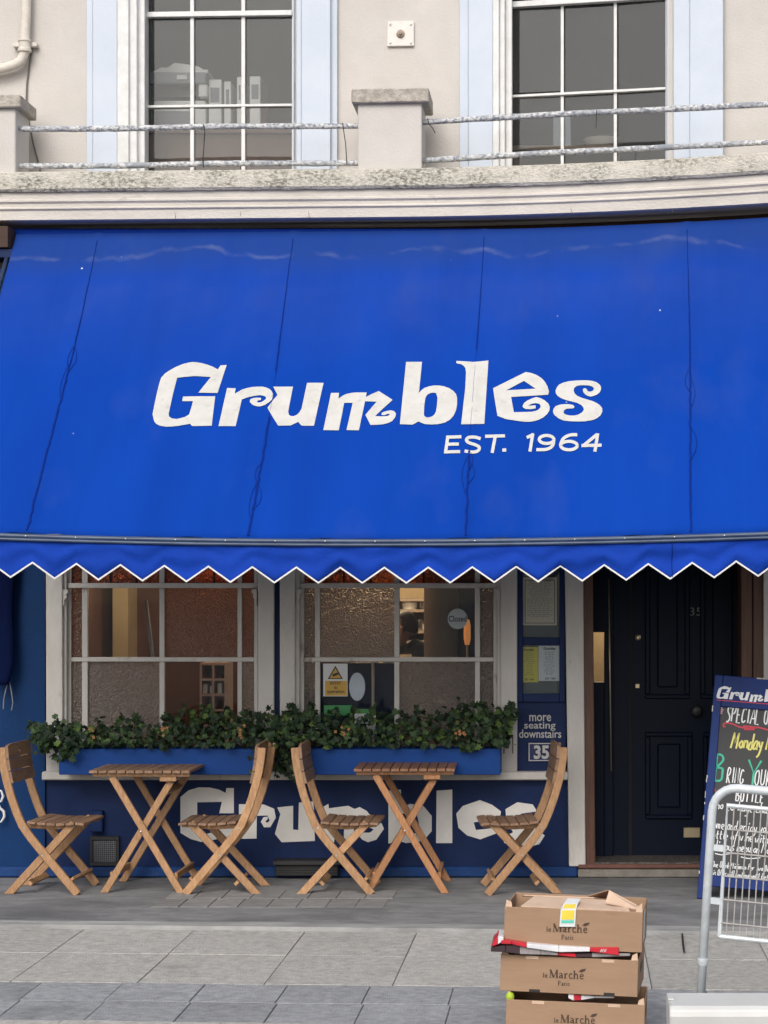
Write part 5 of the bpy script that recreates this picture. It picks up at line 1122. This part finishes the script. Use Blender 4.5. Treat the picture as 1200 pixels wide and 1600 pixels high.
def rbox(u0, u1, v0, v1, n0, n1): return MB().hexa([rear(u0, v0, n0), rear(u1, v0, n0), rear(u1, v0, n1), rear(u0, v0, n1), rear(u0, v1, n0), rear(u1, v1, n0), rear(u1, v1, n1), rear(u0, v1, n1)])
lpart('rear_board', rbox(.045, W_ - .045, .12, 1.19, -.006, .006), 'chalkboard', AB); lpart('rear_stile', rbox(0, .045, 0, 1.19, -.02, .02), 'board_blue', AB, .003); lpart('rear_stile', rbox(W_ - .045, W_, 0, 1.19, -.02, .02), 'board_blue', AB, .003)
for k in range(18):                                        # chipped paint on the edges
    if k < 7: v = random.uniform(.02, 1.18); lpart('paint_chip', abox(-.0008, random.uniform(.002, .006), v, v + random.uniform(.008, .04), .012, .0212), 'chip_white', AB)
    else: u = random.uniform(.01, .6); lpart('paint_chip', abox(u, u + random.uniform(.008, .04), 1.194, 1.2008, .010, .0213), 'chip_white', AB)
sx = 1 / 290.0
def fb(off):
    def f(x, y): return ab((x - 1116) * sx + .0, 1.187 - (y - 1058) * sx, off)      # board frame drawn upright from its top left corner
    return f
def lboard(body, box, m, bold=.0, shear=0., off=.006):
    dx = ((box[1] + box[3]) / 2 - 1058) * .073 + 2; box = (box[0] + dx, box[1], box[2] + dx, box[3])
    o = lettering(body, box, fb(off), m, None, bold, shear, 0); o.parent = AB; return o
# logo letters reuse the painted name's outlines
def to_board(l):
    return [(1121 + (x - 238) * .192, 1071 + (y - 565) * .20) for x, y in l]
for l in up: o = flat('logo_letter', [[to_board(q) for q in l]], fb(.0205), 'chalk_white', None); o.parent = AB
o = strokes('underline', [[(1122, 1094), (1180, 1094), (1240, 1094)]], 1.3, fb(.0205), 'chalk_red', None); o.parent = AB
def hboard(body, x0, y0, x1, y1, wd, m, slant=.2, gap=5.0):
    dx = ((y0 + y1) / 2 - 1058) * .073 + 1; o = hand(body, (x0 + dx, y0, x1 + dx, y1), wd, fb(.006), m, slant, gap); o.parent = AB
hboard('SPECIAL OFFER', 1134, 1101, 1232, 1126, 2.1, 'chalk_white', .12, 4.4)
o = strokes('flourish', [[(1137 + 2 * math.cos(a), 1132 + 3 * math.sin(a)) for a in (0.5, 1.8, 3.1, 4.4)] + [(1142, 1128), (1150, 1129), (1160, 1133), (1175, 1134), (1190, 1131), (1205, 1134), (1225, 1133), (1235, 1129)], [(1166, 1131), (1186, 1131)], [(1168, 1136), (1184, 1135)]], 2.4, fb(.006), 'chalk_red', None); o.parent = AB
ls = [[(1120 + i * 2.2, 1103 + 14 - abs(i - 2) * 1.2), (1122 + i * 2.2, 1103 + abs(i - 2.5) * 1.5)] for i in range(6)] + [[(1121, 1107 + i * 3), (1132, 1105 + i * 3)] for i in range(4)]
o = strokes('berry_drawing', ls, 1.1, fb(.006), 'chalk_pink', None); o.parent = AB
hboard('Monday Night', 1143, 1141, 1230, 1166, 2.8, 'chalk_yellow', .3, 4.4)
hboard('B', 1117, 1180, 1135, 1221, 3.2, 'chalk_green', .05); hboard('RING', 1135, 1197, 1163, 1221, 1.8, 'chalk_white', .1, 4.6)
hboard('Y', 1166, 1182, 1192, 1222, 3.2, 'chalk_green', .05); hboard('OUR OWN', 1178, 1197, 1242, 1221, 1.8, 'chalk_white', .1, 4.6)
hboard('BOTTLE', 1149, 1231, 1194, 1248, 1.9, 'chalk_white', .1)
o = strokes('squiggle', [[(1130 + i * 2, 1232 + 6 * abs(math.sin(i * 1.1))) for i in range(9)]], 1.5, fb(.006), 'chalk_red', None); o.parent = AB
for body, x0_, y0_, x1_, y1_, wd in (('no corkage charge', 1119, 1248, 1216, 1263, 1.4), ('Come and enjoy your', 1109, 1278, 1207, 1293, 1.3), ('bottle of wine with', 1108, 1294, 1200, 1309, 1.3), ('delicious menu on Monday', 1108, 1310, 1222, 1325, 1.3), ('One Drink Minimum Per Two Diners', 1113, 1343, 1212, 1352, 1.0), ('This Offer will Continue until further', 1108, 1355, 1208, 1365, 1.0)):
    hboard(body, x0_, y0_, x1_, y1_, wd, 'chalk_white', .25, 4.4)
o = strokes('wavy_rule', [[(1138 + i * 5, 1331 + 1.6 * math.sin(i * .9)) for i in range(6)], [(1178 + i * 6, 1333 + 1.6 * math.sin(i * .8)) for i in range(6)]], 1.4, fb(.006), 'chalk_white', None); o.parent = AB

# ================================================================ crowd barrier
CB = thing('crowd_barrier', 'galvanised steel pedestrian barrier with wire mesh panel in front of the chalkboard', 'barrier')
BZ = 7.3; s_ = BZ / F
CB.location = ((1088 - PX0) * s_, BZ - CZ, 0); CB.rotation_euler = (0, R(3.6), R(-14))
def cb_(px, py): return ((px - 1096) * s_, 0, CH + (PY0 - py) * s_)       # upright drawing frame of the barrier
ht = cb_(0, 1227)[2]
W2 = 1.15; rC = .085
path = [(0, 0, .10), (0, 0, ht - rC)] + [(rC - rC * math.cos(a), 0, ht - rC + rC * math.sin(a)) for a in [R(q) for q in (15, 30, 45, 60, 75, 90)]] + [(W2 - rC + rC * math.sin(a), 0, ht - rC + rC * math.cos(a)) for a in [R(q) for q in (0, 15, 30, 45, 60, 75, 90)]] + [(W2, 0, .10)]
lpart('tube_frame', MB().tube(path, .0155, 14), 'galv', CB, smooth=True)
for x in (0, W2):
    lpart('leg_sleeve', MB().lathe([(.0125, 0.012), (.0125, .345), (.02, .36), (.02, .375)], (x, 0, 0), 'Z', 12), 'galv', CB, smooth='auto')
    lpart('foot', MB().box(x - .025, x + .025, -.25, .25, 0, .012), 'galv', CB, .003)
zt, zb, xl = ht - .062, ht - .515, .052
lpart('panel_frame', MB().tube([(xl, 0, zb), (xl, 0, zt), (W2 - xl, 0, zt), (W2 - xl, 0, zb), (xl, 0, zb)], .0085, 8), 'galv', CB)
n = int((W2 - 2 * xl) / .0235)
w0 = lpart('wire', MB().tube([(0, 0, zb), (0, 0, zt)], .0026, 6), 'galv_wire', CB); w0.location.x = xl + .0235
for i in range(1, n):
    c = w0.copy(); col.objects.link(c); c.parent = CB; c.location.x = xl + .0235 * (i + 1)
for k in range(1, 6):
    z = zt - (zt - zb) * k / 5.6; lpart('cross_wire', MB().tube([(xl, -.005, z), (W2 - xl, -.005, z)], .003, 6), 'galv_wire', CB)
for x in (0, W2 - .05):
    for z in (zt - .16, zb + .11): lpart('bracket', MB().box(x + .012, x + .048, -.004, .004, z, z + .022), 'galv', CB)

# ================================================================ white plastic road barrier
x0 = (1046 - PX0) * 6.75 / F; zt = CH + (PY0 - 1573) * 6.75 / F; yf = 6.75 - CZ
RB = thing('road_barrier', 'white plastic road barrier with grooved rounded top at the lower right corner', 'barrier', (x0 + .6, yf + .12, -.13))
prof = [(.0, .0), (.0, .10), (.045, .16), (.045, zt - .085 + .13), (.038, zt - .075 + .13), (.038, zt - .066 + .13), (.025, zt - .06 + .13), (.020, zt - .03 + .13), (.025, zt - .01 + .13), (.045, zt + .13)]
n_ = len(prof); full = [(yf - .03 + a, z - .13) for a, z in prof] + [(yf + .27 - a, z - .13) for a, z in reversed(prof)]
b = MB(); b.sweep([[(x, y, z) for y, z in full] for x in (x0, x0 + .004, x0 + 1.2)], closed=True); obj('body', b, 'white_plastic', RB, .005, seg=2)
obj('end_lug', MB().box(x0 - .0, x0 + .02, yf + .10, yf + .17, zt + .0015, zt + .006), 'white_plastic', RB)

# ================================================================ stacked produce boxes and packaging
BZ = 7.75; bs = BZ / F
def bx_(px, py, dY=0.0): Z = BZ + dY; return Vector(((px - PX0) * Z / F, Z - CZ, CH + (PY0 - py) * Z / F))
def carton(label, x0, x1, yt, yb, rot, dep, text_x, torn, yshift=0.0):
    a, c = bx_(x0, yb, yshift), bx_(x1, yt, yshift); W_ = c.x - a.x; H_ = c.z - a.z
    t = thing('cardboard_box', label, 'box', ((a.x + c.x) / 2, a.y, a.z), 'stacked produce boxes'); t.rotation_euler = (0, R(1.7), R(rot - 4.5))
    th = .005; hw = W_ / 2
    lpart('front_panel', MB().box(-hw, hw, 0, th, 0, H_), 'cardboard', t, .0015); lpart('back_panel', MB().box(-hw, hw, dep - th, dep, 0, H_), 'cardboard', t, .0015)
    for x in (-hw, hw - th): lpart('side_panel', MB().box(x, x + th, th + .0005, dep - th - .0005, 0, H_ + .0), 'cardboard', t, .0015)
    lpart('bottom_panel', MB().box(-hw + th, hw - th, th, dep - th, .002, .006), 'cardboard', t)
    # corner pillar flaps and handle notches
    for x, s_ in ((-hw + .001, 1), (hw - .001, -1)):
        lpart('corner_flap', MB().add([(x, .002, H_ - .01), (x + s_ * .028, .004, H_ - .01), (x + s_ * .022, .012, H_ + random.uniform(.012, .026)), (x + s_ * .004, .010, H_ + random.uniform(.022, .034)), (x, .007, H_ - .01), (x + s_ * .028, .009, H_ - .01), (x + s_ * .022, .016, H_ + .014), (x + s_ * .004, .014, H_ + .024)], [(0, 1, 2, 3), (7, 6, 5, 4), (0, 4, 5, 1), (1, 5, 6, 2), (2, 6, 7, 3), (3, 7, 4, 0)]), 'cardboard_raw', t)
    for x in (-.16, .12): lpart('tab_notch', MB().box(x, x + .045, -.0012, .003, H_ - .012, H_ - .001), 'cardboard_raw' if not torn else 'cardboard', t)
    for x in (-.145, .13): lpart('foot_slot', MB().box(x, x + .04, -.0012, .003, .001, .011), 'tie_black', t)
    # side hand-hole
    lpart('hand_hole', MB().box(hw - .0005, hw + .001, dep * .35, dep * .65, H_ * .5, H_ * .72), 'tie_black', t)
    # print
    f = lambda x, y: Vector((x, -.0016, y))
    cx = text_x * bs
    u = bs; h0 = H_ * .5
    # old-style serif lettering: (points, stroke width) on a 10-high grid
    G_ = {'M': (10.5, [([(1.2, 0), (1.6, 9.5)], .8), ([(1.4, 9.8), (5.2, .4)], 2.0), ([(5.2, .4), (8.6, 9.8)], .8), ([(8.9, 0), (8.6, 9.8)], 2.0), ([(0, .3), (2.6, .3)], .6), ([(7.4, .3), (10.2, .3)], .6), ([(.3, 9.6), (1.8, 9.6)], .6), ([(8.2, 9.6), (9.9, 9.6)], .6)]),
          'a': (6.0, [([(1, 5.2), (2.4, 6.4), (3.8, 5.6), (4, 4.6)], 1.0), ([(4, 5), (4, .8), (5.2, .4)], 1.6), ([(4, 3.8), (1.6, 2.9), (.9, 1.5), (1.8, .3), (4, 1.6)], 1.1)]),
          'r': (5.0, [([(1.5, 0), (1.5, 6)], 1.7), ([(.2, .3), (3.2, .3)], .6), ([(.3, 5.8), (1.6, 6)], .7), ([(1.6, 4.2), (2.8, 6), (4.2, 5.6)], 1.2)]),
          'c': (5.4, [([(4.4, 5), (3.2, 6.3), (1.5, 5.2), (1, 3.2), (1.6, 1), (3.2, .1), (4.8, 1.2)], 1.3)]),
          'h': (6.8, [([(1.4, 0), (1.4, 10)], 1.7), ([(.2, .3), (2.8, .3)], .6), ([(.2, 9.7), (1.4, 9.9)], .7), ([(1.5, 4.6), (3.2, 6.2), (4.9, 5.4), (5, 0)], 1.4), ([(3.9, .3), (6.4, .3)], .6)]),
          'e': (5.6, [([(1.2, 3.4), (4.8, 3.6), (4.2, 5.6), (2.8, 6.3), (1.4, 5.2), (1, 3.2), (1.6, 1), (3.2, .1), (4.9, 1.2)], 1.2)]),
          'l': (3.0, [([(1.4, 0), (1.4, 10)], 1.5), ([(.2, .3), (2.6, .3)], .6)]), 'i': (3.0, [([(1.4, 0), (1.4, 6)], 1.5), ([(.2, .3), (2.6, .3)], .6), ([(1.3, 8), (1.5, 9)], 1.5)]),
          'P': (7.0, [([(1.6, 0), (1.6, 9.6)], 1.8), ([(.2, .3), (3.2, .3)], .6), ([(.3, 9.5), (4, 9.5), (6, 8), (5.6, 5.6), (4, 4.7), (1.6, 4.6)], 1.0)]), 's': (4.8, [([(4, 5.2), (2.6, 6.2), (1.2, 5.2), (2.4, 3.5), (4, 2), (3, .3), (.9, 1)], 1.2)])}
    def put(body, u0, v0, u1, v1, bold):
        pen = 0; bm = bmesh.new(); L_ = []
        for c_ in body:
            adv, sts = G_[c_]; L_ += [([(pen + x, y) for x, y in p_], wd) for p_, wd in sts]; pen += adv
        k = (u1 - u0) / pen; kv = (v1 - v0) / 10
        for p_, wd in L_: stroke(bm, [(u0 + x * k, v0 + y * kv) for x, y in smooth_line(p_, 2 if len(p_) > 2 else 0)], wd * (k + kv) / 2)
        o = _finish_flat('lettering', bm, f, 'card_print', None, 0); o.parent = t
    put('le', cx - 35 * u, h0 - 4.5 * u, cx - 27 * u, h0 + 3 * u, 0); put('Marche', cx - 25 * u, h0 - 4.5 * u, cx + 30 * u, h0 + 8.5 * u, 0); put('Paris', cx - 11 * u, h0 - 16 * u, cx + 8 * u, h0 - 8.5 * u, 0)
    o = flat('leaf_mark', [[[(cx + 21 * u, h0 + 7 * u), (cx + 25 * u, h0 + 11 * u), (cx + 33 * u, h0 + 12.5 * u), (cx + 31 * u, h0 + 8.5 * u), (cx + 26 * u, h0 + 6 * u)]]], f, 'card_print', None); o.parent = t
    return t, hw, H_, dep
C1 = carton('top cardboard produce box with torn lid and yellow tag hanging over its front', 786, 1003, 1421, 1484, 0, .36, -7, True)
C2_ = carton('middle cardboard produce box under the red and white packaging', 780, 996, 1496, 1553, -1, .36, -6, False)
C3 = carton('bottom cardboard produce box of the stack, cut by the picture edge', 789, 1006, 1566, 1622.5, 1, .36, 2, False)
# torn lid pieces of the top box
t, hw, H_, dep = C1
def sheet_poly(name, pts, m, parent, th=.004):
    a = [Vector(p) for p in pts]; n = (a[1] - a[0]).cross(a[2] - a[0]).normalized() * th
    return lpart(name, MB().sweep([a, [p + n for p in a]], closed=True), m, parent)
sheet_poly('lid_flap', [(-hw + .06, .004, H_ + .001), (hw - .05, .004, H_ - .001), (hw - .07, .15, H_ + .012), (.02, .22, H_ + .004), (-hw + .09, .20, H_ + .010)], 'cardboard_raw', t)
sheet_poly('lid_flap', [(-hw + .03, .30, H_ - .002), (.08, .34, H_ - .002), (.06, .22, H_ + .014), (-hw + .05, .20, H_ + .016)], 'cardboard_raw', t)
sheet_poly('raised_flap', [(.11, .10, H_ + .012), (hw - .01, .02, H_ + .002), (hw - .03, .10, H_ + .008), (.12, .14, H_ + .052)], 'cardboard_raw', t)
sheet_poly('raised_flap', [(.02, .33, H_), (.12, .30, H_ + .002), (.115, .20, H_ + .05)], 'cardboard', t)
sheet_poly('side_label', [(hw + .001, .05, .03), (hw + .001, .16, .03), (hw + .001, .16, H_ - .01), (hw + .001, .05, H_ - .01)], 'sign_white', t, .001)
tg = thing('tag_label', 'white and yellow paper tag hanging over the front of the top box', 'tag', t.location + Vector((-.02, 0, .08)))
def tgp(px, py, yy): p = bx_(px, py, yy); return p
def strip(name, y0, y1, m, off):
    def edge(s_):   # follows lid then front
        px0, px1, py, yy = s_; return [bx_(px0, py, yy - off), bx_(px1, py, yy - off)]
    pts = [(887, 907, 1404, .10), (881, 903, 1412, .04), (876, 900, 1421, -.004), (875, 899.5, 1434, -.006), (874, 898.5, 1448, -.007)]
    def at(v):
        k = v * (len(pts) - 1); i = min(int(k), len(pts) - 2); f = k - i; return tuple(a + (c - a) * f for a, c in zip(pts[i], pts[i + 1]))
    rg = [edge(at(y0 + (y1 - y0) * i / 8)) for i in range(9)]
    b = MB(); b.sweep(rg); return b
o = obj('tag_sheet', strip('', 0, 1, '', 0), 'sign_white', tg, fix=False); o.modifiers.new('t', 'SOLIDIFY').thickness = .0008
def inner(b_, k): 
    b2 = MB(); b2.f = b_.f; b2.mi = b_.mi
    for i in range(0, len(b_.v), 2): a_, c_ = Vector(b_.v[i]), Vector(b_.v[i + 1]); b2.v += [tuple(a_.lerp(c_, k)), tuple(c_.lerp(a_, k))]
    return b2
obj('tag_print', inner(strip('', .1, .80, '', .002), .1), 'tag_yellow', tg, fix=False); obj('tag_print', inner(strip('', .82, .90, '', .002), .1), 'tag_green', tg, fix=False)
# folded packaging pressed between the boxes
def packet(name, lab, pts, dep, mats, y0=0.0, cat='packaging'):
    """pts: (px, top, bottom) along the front edge"""
    t = thing(name, lab, cat, bx_(pts[0][0], pts[0][2], y0))
    for i, m in enumerate(mats):
        (xa, ta, ba), (xb, tb_, bb) = pts[i], pts[i + 1]
        F0 = [bx_(xa, ta, y0), bx_(xb - .2, tb_, y0), bx_(xb - .2, bb, y0), bx_(xa, ba, y0)]; K = [p + Vector((.0, dep, 0)) for p in F0]
        obj('fold', MB().hexa([F0[3], F0[2], K[2], K[3], F0[0], F0[1], K[1], K[0]]), m, t, .002)
    return t
pk1 = packet('folded_packaging', 'red and white folded packaging sticking out between the top two boxes', [(783, 1469, 1475), (800, 1471, 1475.5), (823, 1474.5, 1481), (873, 1478.5, 1488), (922, 1481, 1487), (967, 1480.5, 1493)], .30, ['mag_red', 'mag_red', 'mag_white', 'mag_white', 'mag_red'], -.025)
f5 = lambda x, y: bx_(x, y, -.0262)
lettering('AV', (937, 1482.5, 948, 1488), f5, 'letter_white', pk1, .03)
packet('leaflet_bundle', 'dark and white folded leaflets under the red packaging', [(767, 1480, 1487), (790, 1476.5, 1488), (812, 1476, 1491), (845, 1482, 1492), (872, 1489.5, 1493), (900, 1490, 1496), (925, 1489.5, 1496), (985, 1490, 1494)], .28, ['mag_dark', 'mag_dark', 'mag_grey', 'mag_grey', 'mag_red', 'mag_dark', 'mag_grey'], -.012, 'leaflets')
packet('glossy_leaflet', 'pink and white glossy leaflet corner poking out left of the boxes', [(769, 1474, 1479), (778, 1463, 1476), (787, 1464, 1470)], .15, ['mag_red', 'mag_white'], -.02, 'leaflet')
packet('crumpled_film', 'crumpled clear and white film bulging out of the bottom box', [(888, 1553, 1560), (897, 1554, 1564), (908, 1555, 1563), (930, 1556.5, 1559.5), (960, 1557, 1560)], .2, ['mag_white', 'mag_red', 'mag_white', 'mag_white'], .01, 'film')
tag(obj('lime', MB().lathe([(.002, -.018), (.012, -.013), (.017, 0), (.012, .013), (.002, .018)], bx_(797, 1557, .03), 'Z', 12), 'lime', smooth=True), 'bright lime green fruit peeping out of the bottom box', 'fruit')
# a fallen stick and leaf litter on the pavement
tag(obj('twig', MB().tube([gnd(1066, 1461, -.008) + Vector((0, 0, .005)), gnd(1067, 1475, -.008) + Vector((0, 0, .006)), gnd(1069, 1489, -.008) + Vector((0, 0, .005))], .005, 6), 'tie_black'), 'thin black stick lying on the pavement by the barrier', 'stick')
